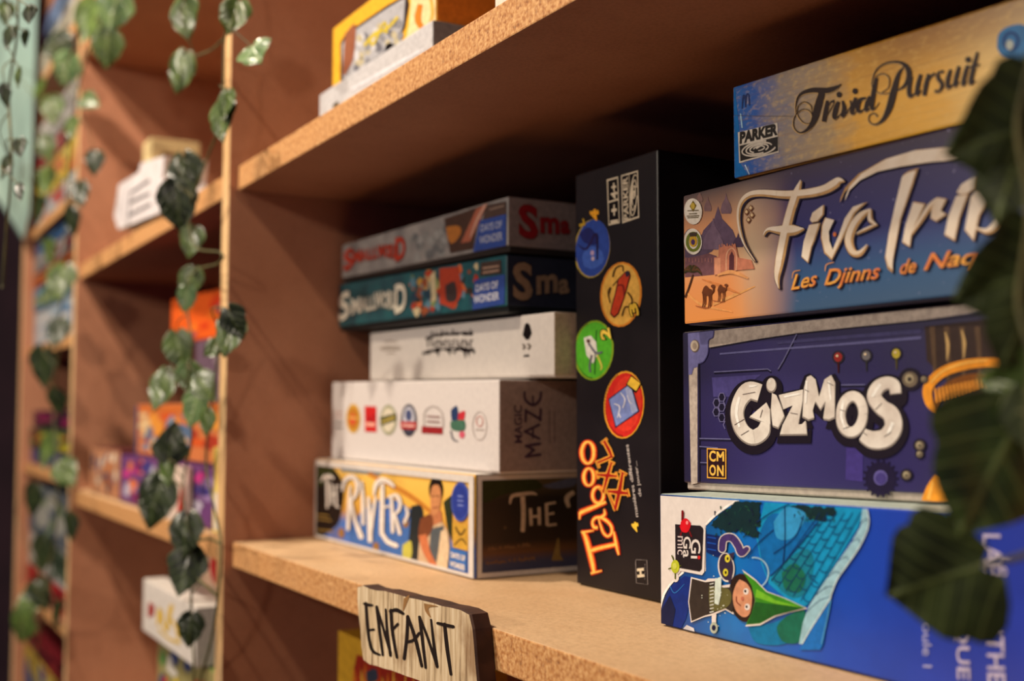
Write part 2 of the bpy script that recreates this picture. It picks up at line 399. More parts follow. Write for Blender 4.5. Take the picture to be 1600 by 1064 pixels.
for q in ((560, 180, 720, 170, 712, 250, 722, 330, 690, 330, 705, 400, 640, 392, 590, 350, 520, 370, 440, 330, 400, 320, 470, 250), (890, 196, 1060, 206, 1190, 215, 1192, 262, 1130, 262, 1150, 296, 1020, 290, 970, 232)):
    p = [(q[i], q[i + 1]) for i in range(0, len(q), 2)]; rg = []
    for i in range(len(p)):
        a, b = p[i], p[(i + 1) % len(p)]; n_ = max(2, int(math.hypot(b[0] - a[0], b[1] - a[1]) / 16))
        rg += [(a[0] + (b[0] - a[0]) * j / n_ + random.uniform(-9, 9), a[1] + (b[1] - a[1]) * j / n_ + random.uniform(-9, 9)) for j in range(n_)]
    F.poly(L(*rg), LEAFD, 4)
random.seed(5)
for k in range(46):
    x, y = (random.uniform(430, 700), random.uniform(190, 390)) if k < 32 else (random.uniform(930, 1180), random.uniform(215, 285))
    F.stroke(L((x, y, 10), (x + random.uniform(-14, 26), y + random.uniform(12, 30), 2)), ink(((22, 62, 58), (18, 30, 62), (30, 78, 60))[k % 3]), 5, straight=True)
F.poly(L((376, 376), (520, 398), (500, 530), (440, 520), (378, 490)), ink((14, 34, 96)), 3)
for y in (395, 430, 470): F.stroke(L((385, y, 9), (440, y + 10, 9)), ink((24, 74, 170)), 4, straight=True)
# small painted cat with a curled tail
TAIL = L((480, 470, 40), (490, 410, 42), (540, 400, 44), (580, 450, 44), (600, 495, 42), (635, 470, 30))
F.stroke(TAIL, WHITE, 6, grow=3.0, cap=True); F.stroke(TAIL, ink((70, 52, 112)), 7, cap=True)
F.ell(*L((505, 585))[0], 13, 23, WHITE, 6, -6); F.ell(*L((506, 582))[0], 11, 21, ink((52, 40, 66)), 7, -6)
F.poly(L((520, 500), (560, 490), (545, 540)), ink((52, 40, 66)), 7); F.poly(L((510, 650), (530, 690), (545, 640)), ink((52, 40, 66)), 7)
for x, y in ((515, 530), (503, 617)):
    F.ell(*L((x, y))[0], 4.0, 6.0, ink((226, 214, 60)), 8); F.ell(*L((x + 2, y))[0], 1.5, 2.6, BLACK, 9)
# small painted child in a pointed green hat
F.poly(L((285, 645), (375, 668), (392, 655), (440, 655), (470, 700), (540, 690), (560, 780), (552, 880), (500, 850), (420, 885), (370, 895), (285, 930), (268, 800)), WHITE, 6)
F.poly(L((292, 655), (375, 678), (440, 670), (480, 712), (540, 708), (555, 780), (545, 868), (500, 840), (420, 872), (370, 886), (290, 920), (274, 800)), ink((52, 44, 40)), 7)
F.blob(L((400, 700), (520, 720), (540, 790), (500, 840), (410, 850)), ink((96, 94, 52)), 8)
for k in range(9): F.stroke(L((405, 690 + k * 22, 7), (430, 684 + k * 22, 7)), ink((200, 206, 200)), 9, straight=True)
F.ell(*L((612, 775))[0], 22, 38, ink((44, 26, 20)), 7, -8)
F.blob(L((590, 660), (640, 690), (668, 760), (655, 870), (612, 895), (565, 850), (548, 770), (565, 700)), ink((206, 146, 112)), 8)
for x, y in ((632, 735), (640, 832)):
    F.ell(*L((x, y))[0], 4.2, 5.2, WHITE, 9); F.ell(*L((x - 4, y - 2))[0], 1.6, 2.2, BLACK, 10)
F.stroke(L((572, 765, 5), (574, 800, 6), (600, 825, 5)), ink((120, 44, 36)), 9); F.ell(*L((610, 780))[0], 2.4, 3.4, ink((190, 110, 86)), 9)
HAT = [(612, 612), (690, 668), (760, 738), (870, 778), (1002, 838), (900, 860), (810, 886), (720, 935), (632, 942), (668, 870), (690, 790), (668, 700)]
F.poly(L(*[((x - 760) * 1.05 + 762, (y - 790) * 1.08 + 790) for x, y in HAT]), WHITE, 8); F.poly(L(*HAT), ink((58, 140, 30)), 9)
F.poly(L((690, 800), (1000, 838), (810, 886), (720, 930), (640, 938), (670, 870)), ink((26, 90, 34)), 10)
F.poly(L((690, 770), (700, 720), (820, 790), (990, 836), (820, 812)), ink((112, 186, 44)), 10)
F.poly(L((440, 660), (480, 640), (475, 760), (462, 820), (436, 810)), ink((206, 224, 216)), 10)
random.seed(9)
for k in range(40):
    x, y = random.gauss(460, 45), random.gauss(770, 110); r_ = random.uniform(.5, 1.1); F.ell(*L((x, y))[0], r_, r_, ink((220, 232, 220)), 11, n=6)
F.stroke(L((430, 860, 30), (428, 930, 26), (432, 970, 30)), WHITE, 6, cap=True); F.ell(*L((430, 962))[0], 6, 9, ink((176, 186, 170)), 8); F.ell(*L((430, 962))[0], 3, 4.5, NAVY, 9)
F.ring(*L((680, 620))[0], 22, 24, 2.2, ink((150, 190, 214)), 5, a0=-100, a1=70)
# publisher badge
F.poly(L((176, 308), (350, 318), (366, 330), (374, 350), (366, 615), (352, 634), (180, 600)), WHITE, 4)
F.poly(L((185, 316), (342, 324), (358, 338), (362, 352), (352, 596), (338, 612), (187, 584)), ink((34, 26, 32)), 5)
F.text('Gi', L((286, 408))[0], L((286, 530))[0], (14.5, 0.6), WHITE, 6, 0.012); F.text('Ga', L((238, 392))[0], L((236, 524))[0], (12.0, 0.5), WHITE, 6, 0.01)
F.text('mic', L((202, 390))[0], L((200, 505))[0], (12.5, 0.5), ink((214, 200, 200)), 6, 0.0)
F.ell(*L((336, 523))[0], 2.2, 3.0, ink((214, 40, 40)), 7)
for p in (((232, 235, 14), (230, 290, 12)), ((214, 330, 9), (235, 320, 9)), ((225, 365, 8), (220, 385, 8)), ((275, 360, 9), (288, 392, 8))): F.stroke(L(*p), ink((120, 14, 22)), 6, cap=True, straight=True)
F.blob(L((222, 300), (250, 278), (278, 300), (282, 330), (262, 366), (230, 362), (218, 335)), ink((212, 20, 34)), 7); F.ell(*L((262, 306))[0], 2, 3, ink((240, 140, 140)), 8)
for p in (((165, 512, 8), (176, 540, 8)), ((145, 595, 8), (165, 588, 8)), ((186, 655, 8), (186, 625, 8)), ((220, 575, 8), (208, 577, 8))): F.stroke(L(*p), ink((84, 90, 20)), 6, cap=True, straight=True)
F.ell(*L((187, 582))[0], 9, 13, WHITE, 4); F.ell(*L((187, 650))[0], 5, 7, WHITE, 4)
F.ell(*L((187, 580))[0], 6.5, 10.5, ink((186, 196, 44)), 7); F.ell(*L((184, 577))[0], 3.4, 5, ink((206, 214, 90)), 8)
LILAC = ink((196, 190, 222))
F.text('LABYRINTHE', (1537, 834), (1545, 1068), (27, 1), LILAC, 3, 0.014)
F.text('MAGIQUE', (1492, 862), (1497, 1061), (20, 1), LILAC, 3, 0.012)
F.text('Le', (1564, 868), (1565, 900), (16, 1), LILAC, 3); F.text('oule 1', (1442, 974), (1443, 1042), (14, .5), ink((180, 184, 226)), 3)
F.ell(1470, 806, 30, 12, ink((24, 140, 206)), 1, 8)
finish(bx)

# --- second box: dark violet with silver lettering
def giz_mat():
    n = NT('violet_box_print', 0.38, 0.45)
    a = n.ramp(n.u, [(0.0, (28, 24, 56)), (0.25, (52, 46, 106)), (0.5, (36, 30, 86)), (0.62, (40, 33, 84)), (1.0, (44, 35, 44))])
    v = n.ramp(n.v, [(0.0, 0.12), (0.4, 0.0), (0.85, 0.35), (1.0, 0.55)])
    a = n.mix(v, a, (42, 42, 62)); f = n.noise(26, 4)
    n.bump(n.noise(700, 2), 0.12, 0.0004)
    return n.out(n.mix(n.ramp(f, [(0.45, 0.0), (0.75, 0.4)]), a, (40, 30, 96)))
SILV = mottled('grey_frame_print', (188, 176, 164), (158, 146, 136), 300, 0.45)
bx = game_box('dark violet game box with silver puffed lettering and a machine panel', (0.5095, 0.1165, ZS + 0.0728), 0.30, 0.0925, 0.27, SILV, giz_mat(), SILV, lip=0.004, base=ink((176, 166, 156)), ang=0.004, dz=0.0066, Hr=0.0885)
F = bx['F']; G = lambda *p: cr(1040, 480, 4, p); G2 = lambda *p: cr(1050, 450, 2.909, p)
F.poly(G((140, 150), (1000, 52), (1900, -55), (2300, -105), (2300, -20), (1600, 82), (820, 162), (275, 252), (200, 290), (200, 1100), (160, 1108), (150, 600)), SILV, 1)
F.stroke(G((280, 256, 9), (820, 168, 9), (1600, 86, 9), (2300, 10, 9)), ink((26, 22, 40)), 2); F.stroke(G((211, 290, 9), (214, 700, 9), (214, 1090, 9)), ink((26, 22, 40)), 2)
BRK = ink((112, 112, 166))
F.poly(G((142, 152), (305, 122), (300, 185), (272, 208), (268, 285), (242, 338), (206, 355), (204, 372), (178, 380), (166, 420), (146, 422)), BRK, 3)
F.stroke(G((146, 158, 7), (300, 128, 7)), ink((150, 150, 196)), 4, straight=True); F.stroke(G((305, 122, 6), (300, 185, 6), (272, 208, 6), (268, 285, 6), (242, 338, 6), (206, 355, 6)), ink((70, 68, 118)), 4)
F.ell(*G((187, 243))[0], 7.0, 10, ink((110, 96, 92)), 4); F.ell(*G((184, 241))[0], 6.0, 8.5, ink((196, 182, 164)), 5); F.ell(*G((186, 243))[0], 3.2, 5.0, ink((164, 148, 134)), 6)
LN = ink((112, 112, 158)); LND = ink((24, 20, 48))
F.stroke(G((340, 292, 11), (700, 262, 13), (1100, 232, 15), (1600, 190, 17)), ink((96, 96, 146)), 2); F.stroke(G((700, 225, 16), (1100, 190, 22), (1600, 150, 28)), ink((62, 60, 104)), 2)
for q in (((305, 405), (640, 386), (662, 400)), ((705, 388), (740, 330), (822, 168)), ((215, 820), (430, 825)), ((215, 870), (330, 880)), ((1100, 486), (1250, 484)), ((220, 970), (262, 972))):
    F.stroke(G(*[(a, b, 6) for a, b in q]), LN, 3, straight=True); F.stroke(G(*[(a, b + 9, 9) for a, b in q]), LND, 2, straight=True)
F.poly(G((290, 440), (600, 420), (420, 560), (300, 560)), ink((72, 66, 128)), 1); F.poly(G2((795, 640), (870, 640), (868, 880), (790, 872)), ink((64, 52, 126)), 1)
for x, y, c in ((1082, 312, (150, 44, 40)), (1258, 302, (110, 108, 112)), (1445, 290, (186, 170, 60))):
    F.ell(*G((x, y))[0], 9.5, 10.5, ink((42, 38, 54)), 3); F.ell(*G((x, y))[0], 6.4, 7.4, ink(c), 4); F.ell(*G((x - 5, y - 8))[0], 2, 2, ink((226, 206, 170)), 5)
    F.stroke(G((x, y + 32, 14), (x + 2, y + 100, 6)), ink(tuple(int(k * .45) for k in c)), 3)
for x, y in ((322, 598), (355, 562), (355, 625), (320, 655), (355, 690), (388, 590), (386, 735)):
    hx = [(x + 21 * math.cos(a), y + 29 * math.sin(a)) for a in [math.pi / 3 * k for k in range(6)]]
    if x < 380: F.poly(G(*hx), ink((22, 18, 42)), 3)
    F.stroke(G(*[(a, b, 6) for a, b in (hx + hx[:1] if x < 380 else hx[2:5])]), ink((104, 100, 146)), 4, straight=True)
# silver letters: black halo, grey lower film, pale face
def giz_letters(fn_s, fn_p, fn_r):
    fn_s([(597, 535, 112), (525, 522, 112), (470, 590, 92), (455, 675, 84), (485, 765, 90), (550, 812, 96), (612, 780, 90), (632, 722, 62)])
    fn_p([(530, 686), (638, 594), (662, 640), (664, 735), (600, 715)])
    fn_r(668, 485, 31, 45)
    fn_p([(672, 535), (700, 548), (728, 610), (752, 682), (712, 757), (676, 742), (664, 640)])
    fn_p([(714, 548), (868, 513), (866, 585), (838, 738), (862, 735), (886, 712), (893, 796), (721, 798), (736, 740), (802, 612), (742, 638)])
    fn_p([(862, 685), (872, 500), (890, 435), (915, 424), (945, 450), (968, 560), (1002, 450), (1044, 423), (1068, 470), (1066, 690), (1030, 706), (994, 700), (1012, 590), (976, 642), (942, 590), (926, 650), (936, 694), (900, 706)])
    fn_s([(1172 + 70 * math.cos(a) - 6 * math.sin(a), 668 + 112 * math.sin(a), 60 + 8 * abs(math.sin(a))) for a in [2 * math.pi * k / 20 for k in range(21)]])
    fn_s([(1446, 540, 70), (1436, 488, 78), (1390, 472, 80), (1335, 500, 88), (1312, 560, 92), (1355, 622, 98), (1415, 668, 108), (1432, 745, 112), (1385, 815, 118), (1305, 828, 112), (1238, 795, 84)])
def scale_p(pts, k, dy):
    cx_ = sum(p[0] for p in pts) / len(pts); cy_ = sum(p[1] for p in pts) / len(pts)
    out = []
    for x, y in pts:
        r_ = math.hypot(x - cx_, y - cy_) or 1; out.append((x + (x - cx_) / r_ * k, y + (y - cy_) / r_ * k + dy))
    return out
HALO = ink((24, 16, 30)); FACE = mottled('silver_letter_print', (222, 216, 206), (196, 186, 176), 90, 0.4); EDGE = ink((140, 130, 124)); HI = ink((242, 240, 234))
for k, dy, mat, ly in ((74, 24, HALO, 5), (4, 4, EDGE, 7), (-7, -2, FACE, 8)):
    giz_letters(lambda p: F.stroke(G(*[(a, b + dy, max(8, c + k)) for a, b, c in p]), mat, ly, cap=(k > 20)),
                lambda p: F.poly(G(*scale_p(p, k / 2, dy)), mat, ly), lambda x, y, a, b: F.ell(*G((x, y + dy))[0], (a + k / 2) / 4, (b + k / 2) / 4, mat, ly))
for q in (((470, 560, 16), (450, 660, 18), (470, 750, 12)), ((530, 495, 18), (580, 490, 8)), ((890, 460, 14), (885, 600, 12)), ((1030, 460, 14), (1040, 580, 12)), ((1120, 580, 14), (1108, 680, 16), (1135, 770, 10)), ((1350, 480, 18), (1300, 560, 16)), ((1430, 720, 22), (1400, 790, 18)), ((750, 560, 12), (850, 540, 10)), ((655, 470, 12), (665, 455, 12))):
    F.stroke(G(*q), HI, 9)
for q in (((440, 735), (500, 700)), ((480, 800), (530, 770)), ((880, 515), (905, 528)), ((1100, 640), (1130, 650)), ((1320, 640), (1360, 600)), ((1375, 810), (1420, 780)), ((790, 660), (835, 668)), ((600, 690), (615, 640)), ((1020, 470), (1060, 490)), ((490, 545), (570, 530)), ((1120, 760), (1160, 745)), ((1240, 780), (1270, 800))):
    F.stroke(G(*[(a, b, 4) for a, b in q]), ink((104, 92, 88)), 10, straight=True)
AMB = ink((226, 166, 60))
F.poly(G2((161, 727), (250, 731), (250, 868), (162, 864)), AMB, 4); F.poly(G2((166, 733), (245, 737), (245, 862), (167, 858)), ink((44, 18, 26)), 5)
for p in (((211, 787), (211, 743)), ((211, 745), (224, 770)), ((224, 770), (237, 745)), ((237, 743), (238, 788))): F.stroke(G2(*[(a, b, 7.5) for a, b in p]), ink((238, 190, 84)), 6, straight=True)
for tx, x0, x1, y in (('C', 173, 203, 786), ('O', 174, 204, 850), ('N', 209, 239, 852)):
    F.text(tx, G2((x0, y))[0], G2((x1, y + 1))[0], (0, -16.0), ink((238, 190, 84)), 6, 0.004 if tx == 'M' else 0.03)
F.ell(*G2((950, 866))[0], 24, 26, ink((26, 18, 52)), 2)
for k in range(18): F.stroke(G2((950 + 66 * math.cos(k * .349), 866 + 72 * math.sin(k * .349), 13), (950 + 82 * math.cos(k * .349), 866 + 88 * math.sin(k * .349), 9)), ink((26, 18, 52)), 2, straight=True)
F.ell(*G2((950, 862))[0], 11, 12, ink((92, 84, 150)), 3); F.ell(*G2((952, 866))[0], 8, 9, ink((66, 56, 124)), 4)
for x, y, r_ in ((1086, 415, 12), (1130, 715, 7), (1070, 850, 6.5), (1130, 755, 5), (1150, 415, 5)):
    F.ell(*G2((x, y))[0], r_ * 1.5, r_ * 1.5, ink((30, 24, 40)), 5); F.ell(*G2((x, y))[0], r_, r_, ink((112, 100, 84)), 6); F.ell(*G2((x - 2, y - 3))[0], r_ * .55, r_ * .6, ink((172, 160, 130)), 7); F.ell(*G2((x, y))[0], r_ * .3, r_ * .3, ink((60, 52, 48)), 8)
F.poly(G2((1150, 175), (1420, 145), (1600, 130), (1600, 900), (1260, 860), (1215, 600), (1250, 420), (1160, 330)), ink((58, 44, 40)), 2)
for x in (1185, 1250, 1320, 1390): F.stroke(G2((x, 175, 26), (x + 10, 330, 18), (x + 6, 420, 10)), ink((92, 72, 54)), 3); 
for x, y in ((1245, 260), (1320, 250)): F.stroke(G2((x, y - 60, 5), (x + 12, y, 16), (x + 8, y + 70, 4)), ink((200, 168, 110)), 4)
F.blob(G2((1210, 640), (1300, 560), (1420, 620), (1450, 780), (1340, 860), (1240, 800)), ink((70, 46, 36)), 3)
F.stroke(G2((1205, 575, 8), (1172, 520, 36), (1168, 450, 44), (1230, 385, 46), (1330, 350, 46), (1440, 338, 40), (1600, 345, 36)), ink((232, 150, 40)), 5)
F.stroke(G2((1180, 430, 8), (1240, 375, 10), (1340, 340, 10), (1440, 328, 8)), ink((246, 190, 90)), 6)
F.stroke(G2((1195, 560, 10), (1230, 475, 40), (1330, 428, 62), (1450, 425, 66), (1600, 460, 70)), ink((120, 70, 22)), 4)
for k in range(24): F.stroke(G2((1200 + k * 17, 455 - min(k, 12) * 3.6 + max(0, k - 12) * 2, 9), (1206 + k * 17, 520 - min(k, 12) * 5.5 + max(0, k - 12) * 5, 9)), ink((226, 150, 52)), 5, straight=True)
random.seed(8)
for k in range(14): F.ell(*G2((random.uniform(1330, 1590), random.uniform(490, 590)))[0], random.uniform(3, 7), random.uniform(4, 9), ink(((176, 160, 130), (116, 100, 86), (214, 204, 186))[k % 3]), 5)
F.blob(G2((1195, 850), (1232, 872), (1258, 940), (1268, 992), (1146, 984), (1156, 915)), ink((234, 154, 44)), 5); F.stroke(G2((1190, 880, 8), (1170, 960, 18)), ink((246, 186, 84)), 6)
finish(bx)

# --- third box: night sky over a desert city
def tribes_mat():
    n = NT('desert_box_print', 0.36, 0.45)
    sky = n.ramp(n.v, [(0.0, (64, 96, 132)), (0.22, (50, 92, 138)), (0.5, (48, 50, 116)), (0.8, (54, 48, 98)), (1.0, (64, 54, 72))])
    glow = n.ramp(n.v, [(0.0, (240, 158, 84)), (0.3, (232, 156, 96)), (0.45, (226, 170, 120)), (0.7, (224, 160, 110)), (0.88, (150, 116, 98)), (1.0, (84, 74, 76))])
    f = n.noise(9, 4); uu = n.math('ADD', n.u, n.math('MULTIPLY', n.math('SUBTRACT', f, 0.5), 0.08))
    a = n.mix(n.ramp(uu, [(0.16, 0.0), (0.23, 0.55), (0.30, 1.0)]), glow, sky)
    mist = n.math('MULTIPLY', n.ramp(uu, [(0.13, 0.0), (0.19, 1.0), (0.28, 0.0)]), n.ramp(n.v, [(0.0, 0.25), (0.5, 0.75), (0.8, 0.5), (1.0, 0.0)]))
    a = n.mix(mist, a, (206, 190, 158)); st = n.noise(330, 2)
    return n.out(n.mix(n.math('MULTIPLY', n.ramp(st, [(0.70, 0.0), (0.78, 0.7)]), n.ramp(uu, [(0.24, 0.0), (0.32, 1.0)])), a, (170, 170, 210)))
bx = game_box('night blue game box with cream brush lettering and a desert city', (0.5245, 0.106, 1.3504), 0.30, 0.0755, 0.27, ink((44, 40, 74)), tribes_mat(), lip=0.0006)
F = bx['F']; A2 = lambda *p: cr(1040, 250, 4, p); B2 = lambda *p: cr(1050, 220, 2.909, p)
MAUVE = ink((104, 84, 108)); MAUD = ink((80, 62, 88)); PINK = ink((206, 132, 104))
F.poly(A2((108, 560), (160, 590), (260, 580), (320, 600), (320, 715), (108, 735)), ink((122, 84, 92)), 1)
F.blob(A2((108, 480), (150, 430), (220, 470), (300, 560), (200, 600), (110, 600)), ink((96, 78, 100)), 1)
def dome(x, y, w_, h_, m_, ly):
    F.poly(A2((x, y - h_), (x + w_ * .10, y - h_ * .72), (x + w_ * .38, y - h_ * .45), (x + w_ * .5, y - h_ * .18), (x + w_ * .42, y), (x - w_ * .42, y), (x - w_ * .5, y - h_ * .18), (x - w_ * .38, y - h_ * .45), (x - w_ * .10, y - h_ * .72)), m_, ly)
dome(330, 560, 240, 270, MAUVE, 2); dome(300, 560, 130, 200, ink((120, 98, 120)), 3); dome(380, 335, 70, 130, ink((126, 100, 112)), 2); dome(265, 320, 48, 95, ink((134, 104, 106)), 2); dome(338, 560, 66, 110, ink((130, 108, 130)), 4); dome(455, 545, 70, 90, MAUD, 2); dome(215, 260, 40, 70, ink((140, 110, 104)), 2)
F.poly(A2((308, 720), (308, 610), (335, 605), (337, 550), (365, 540), (365, 525), (385, 540), (420, 535), (440, 520), (446, 545), (460, 610), (540, 625), (560, 680), (445, 690), (440, 700)), PINK, 5)
F.poly(A2((312, 720), (312, 615), (350, 612), (350, 712)), ink((226, 158, 124)), 6); F.poly(A2((402, 694), (404, 600), (420, 572), (434, 600), (432, 692)), ink((92, 50, 58)), 6)
F.stroke(A2((385, 690, 8), (388, 590, 8), (420, 552, 9), (448, 590, 8), (446, 690, 8)), ink((234, 176, 140)), 6)
for k in range(7): F.stroke(A2((342 + k * 16, 548 - (k % 2) * 8, 6), (342 + k * 16, 530 - (k % 2) * 8, 6)), PINK, 5, straight=True)
for k in range(9): F.stroke(A2((130 + k * 20, 634 + (k % 3) * 4, 7), (130 + k * 20, 612, 4)), ink((160, 110, 108)), 2, straight=True)
F.stroke(A2((330, 720, 10), (420, 700, 24), (520, 740, 8)), ink((238, 172, 110)), 6); F.stroke(A2((230, 745, 6), (360, 790, 18), (470, 838, 6)), ink((222, 140, 80)), 3); F.stroke(A2((110, 800, 6), (220, 900, 16), (420, 950, 6)), ink((246, 176, 104)), 2); F.stroke(A2((300, 905, 14), (420, 850, 18), (560, 790, 6)), ink((242, 178, 108)), 2)
BRN = ink((112, 62, 36))
for ox, oy, k in ((265, 825, 1.0), (355, 810, 0.78)):
    F.blob(A2((ox - 34 * k, oy + 5 * k), (ox - 22 * k, oy - 28 * k), (ox - 5 * k, oy - 40 * k), (ox + 12 * k, oy - 22 * k), (ox + 30 * k, oy - 12 * k), (ox + 26 * k, oy + 18 * k), (ox - 20 * k, oy + 22 * k)), BRN, 5)
    F.stroke(A2((ox + 26 * k, oy + 5 * k, 12 * k), (ox + 38 * k, oy - 8 * k, 10 * k), (ox + 38 * k, oy - 34 * k, 10 * k)), BRN, 5); F.ell(*A2((ox + 36 * k, oy - 36 * k))[0], 3.4 * k, 2.6 * k, BRN, 5)
    for lx in (-26, -14, 10, 22): F.stroke(A2((ox + lx * k, oy + 10 * k, 9 * k), (ox + (lx + 2) * k, oy + 55 * k, 6 * k), (ox + (lx - 3) * k, oy + 95 * k, 6 * k)), BRN, 5)
    F.stroke(A2((ox - 75 * k, oy + 86 * k, 4), (ox - 20 * k, oy + 98 * k, 10 * k), (ox + 20 * k, oy + 95 * k, 4)), ink((176, 104, 62)), 4)
F.stroke(A2((175, 715, 9), (155, 780, 10), (125, 860, 12)), ink((78, 48, 34)), 4)
for k in range(11):
    a = math.pi * (1.0 + k / 10); F.stroke(A2((170, 700, 10), (170 + 35 * math.cos(a), 700 + 35 * math.sin(a) - 6, 12), (170 + 62 * math.cos(a), 722 + 50 * math.sin(a), 3)), ink(((60, 56, 30), (96, 64, 40))[k % 2]), 5)
for y, cc in ((322, (206, 170, 60)), (510, (120, 130, 40))):
    F.ell(*A2((177, y))[0], 14, 20.5, ink((238, 232, 216)), 6, -4)
F.poly(A2((178, 255), (200, 285), (180, 325), (156, 290)), ink((132, 112, 40)), 7); F.ell(*A2((178, 288))[0], 3.2, 5, ink((206, 178, 70)), 8)
for y, w_ in ((318, 70), (338, 50), (352, 78), (362, 70)): F.stroke(A2((178 - w_ / 2, y, 6), (178 + w_ / 2, y - 3, 6)), ink((110, 96, 64)), 7, straight=True)
F.ring(*A2((180, 512))[0], 9.5, 13.5, 4.6, ink((116, 128, 44)), 7); F.ell(*A2((180, 508))[0], 6.4, 9, ink((214, 170, 50)), 8); F.ell(*A2((180, 514))[0], 3, 4.4, ink((84, 58, 110)), 9); F.poly(A2((155, 455), (205, 452), (200, 478), (160, 480)), ink((74, 60, 50)), 8)
for x, y in ((538, 302), (512, 326), (546, 346), (524, 376)):
    F.poly(A2((x, y - 24), (x + 16, y), (x, y + 24), (x - 16, y)), ink((128, 82, 56)), 6); F.poly(A2((x, y - 16), (x + 11, y), (x, y + 10), (x - 10, y)), ink((232, 206, 160)), 7)
CREAM = mottled('cream_letter_print', (240, 230, 212), (222, 204, 178), 60, 0.4); TAN = ink((196, 156, 104)); SHD = ink((34, 28, 56))
LET = [A2((568, 632, 5), (500, 525, 14), (466, 400, 18), (470, 295, 22), (515, 228, 32), (600, 205, 42), (760, 215, 52), (900, 205, 56), (1000, 182, 58), (1060, 150, 60), (1092, 128, 44), (1128, 134, 4)),
       A2((856, 130, 6), (822, 215, 52), (785, 330, 56), (748, 480, 60), (718, 640, 56), (704, 735, 34), (718, 804, 5)),
       A2((622, 474, 4), (652, 436, 22), (735, 436, 62), (810, 436, 66), (876, 432, 4))]
N2 = lambda *p: cr(1220, 220, 4.21, p)
LET += [N2((600, 455, 14), (540, 490, 48), (485, 560, 54), (455, 655, 58), (482, 730, 50), (530, 738, 34), (582, 685, 3)), N2((602, 450, 10), (598, 520, 34), (646, 555, 3)), N2((508, 614, 5), (570, 582, 16), (640, 552, 8)),
        N2((862, 628, 6), (920, 540, 22), (985, 440, 34), (1040, 388, 28)), N2((1296, 575, 10), (1375, 592, 40), (1440, 520, 58), (1462, 420, 44)), N2((1530, 460, 36), (1545, 540, 50), (1620, 578, 40))]
PLY = [N2((203, 524), (220, 475), (298, 422), (292, 488), (255, 533), (215, 540)), N2((200, 552), (272, 540), (232, 660), (214, 700), (190, 806), (145, 766), (160, 665)),
       N2((300, 505), (362, 522), (324, 600), (328, 665), (352, 725), (400, 620), (440, 510), (500, 430), (582, 402), (505, 470), (468, 540), (420, 640), (345, 788), (295, 740), (272, 640), (278, 560)),
       N2((815, 225), (850, 200), (915, 180), (880, 290), (800, 520), (748, 790), (745, 870), (712, 842), (695, 770), (720, 610), (770, 400)),
       N2((885, 400), (965, 415), (905, 540), (872, 620), (860, 702), (808, 670), (830, 560)), N2((1040, 372), (1105, 384), (1066, 462), (1104, 486), (1035, 534), (996, 512), (1004, 445)),
       N2((1166, 342), (1200, 288), (1296, 232), (1286, 318), (1240, 350), (1195, 358)), N2((1168, 362), (1250, 348), (1192, 500), (1156, 662), (1086, 622), (1112, 500)),
       N2((1262, 370), (1290, 330), (1392, 360), (1318, 500), (1282, 664), (1220, 590), (1240, 480)),
       N2((398, 410), (404, 375), (432, 310), (520, 220), (700, 120), (900, 62), (1160, 36), (1300, 30), (1300, 110), (1220, 125), (1000, 142), (800, 172), (640, 206), (510, 266), (432, 338))]
for p in PLY:
    mx, my = sum(a for a, b in p) / len(p), sum(b for a, b in p) / len(p)
    F.poly([(a + 1.7, b + 1.7) for a, b in p], SHD, 8); F.poly(p, TAN, 9); F.poly([(mx + (a - mx) * .90 - .9, my + (b - my) * .95 - .4) for a, b in p], CREAM, 10)
for q in LET:
    F.stroke(q, SHD, 8, grow=3.0, dx=1.6, dy=1.6); F.stroke(q, TAN, 9, dx=.6, dy=.8); F.stroke([(a, b, max(.6, c * .66)) for a, b, c in q], CREAM, 10, dx=-.7, dy=-.9)
for t_, p0, p1, h_ in (('Les', A2((792, 812))[0], A2((958, 782))[0], 23), ('Djinns', A2((1000, 782))[0], A2((1352, 738))[0], 24), ('de', B2((1042, 606))[0], B2((1118, 596))[0], 22), ('Naqala', B2((1150, 588))[0], B2((1532, 536))[0], 25)):
    F.text(t_, (p0[0] + 1.2, p0[1] + 1.4), (p1[0] + 1.2, p1[1] + 1.4), (-h_ * .02, -h_), ink((70, 36, 40)), 8, 0.022, 0.38); F.text(t_, p0, p1, (-h_ * .02, -h_), mottled('amber_letter_' + t_, (240, 176, 72), (222, 116, 60), 120, 0.4), 9, 0.014, 0.38)
F.ell(*A2((1068, 466))[0], 2.6, 3.4, ink((214, 120, 60)), 11)
for x0, y0, x1, y1 in ((800, 700, 850, 690), (1005, 655, 1060, 640)): F.stroke(A2((x0, y0 + 40, 4), (x0 + 10, y0, 6), (x1, y1, 5)), ink((236, 160, 70)), 9)
finish(bx)

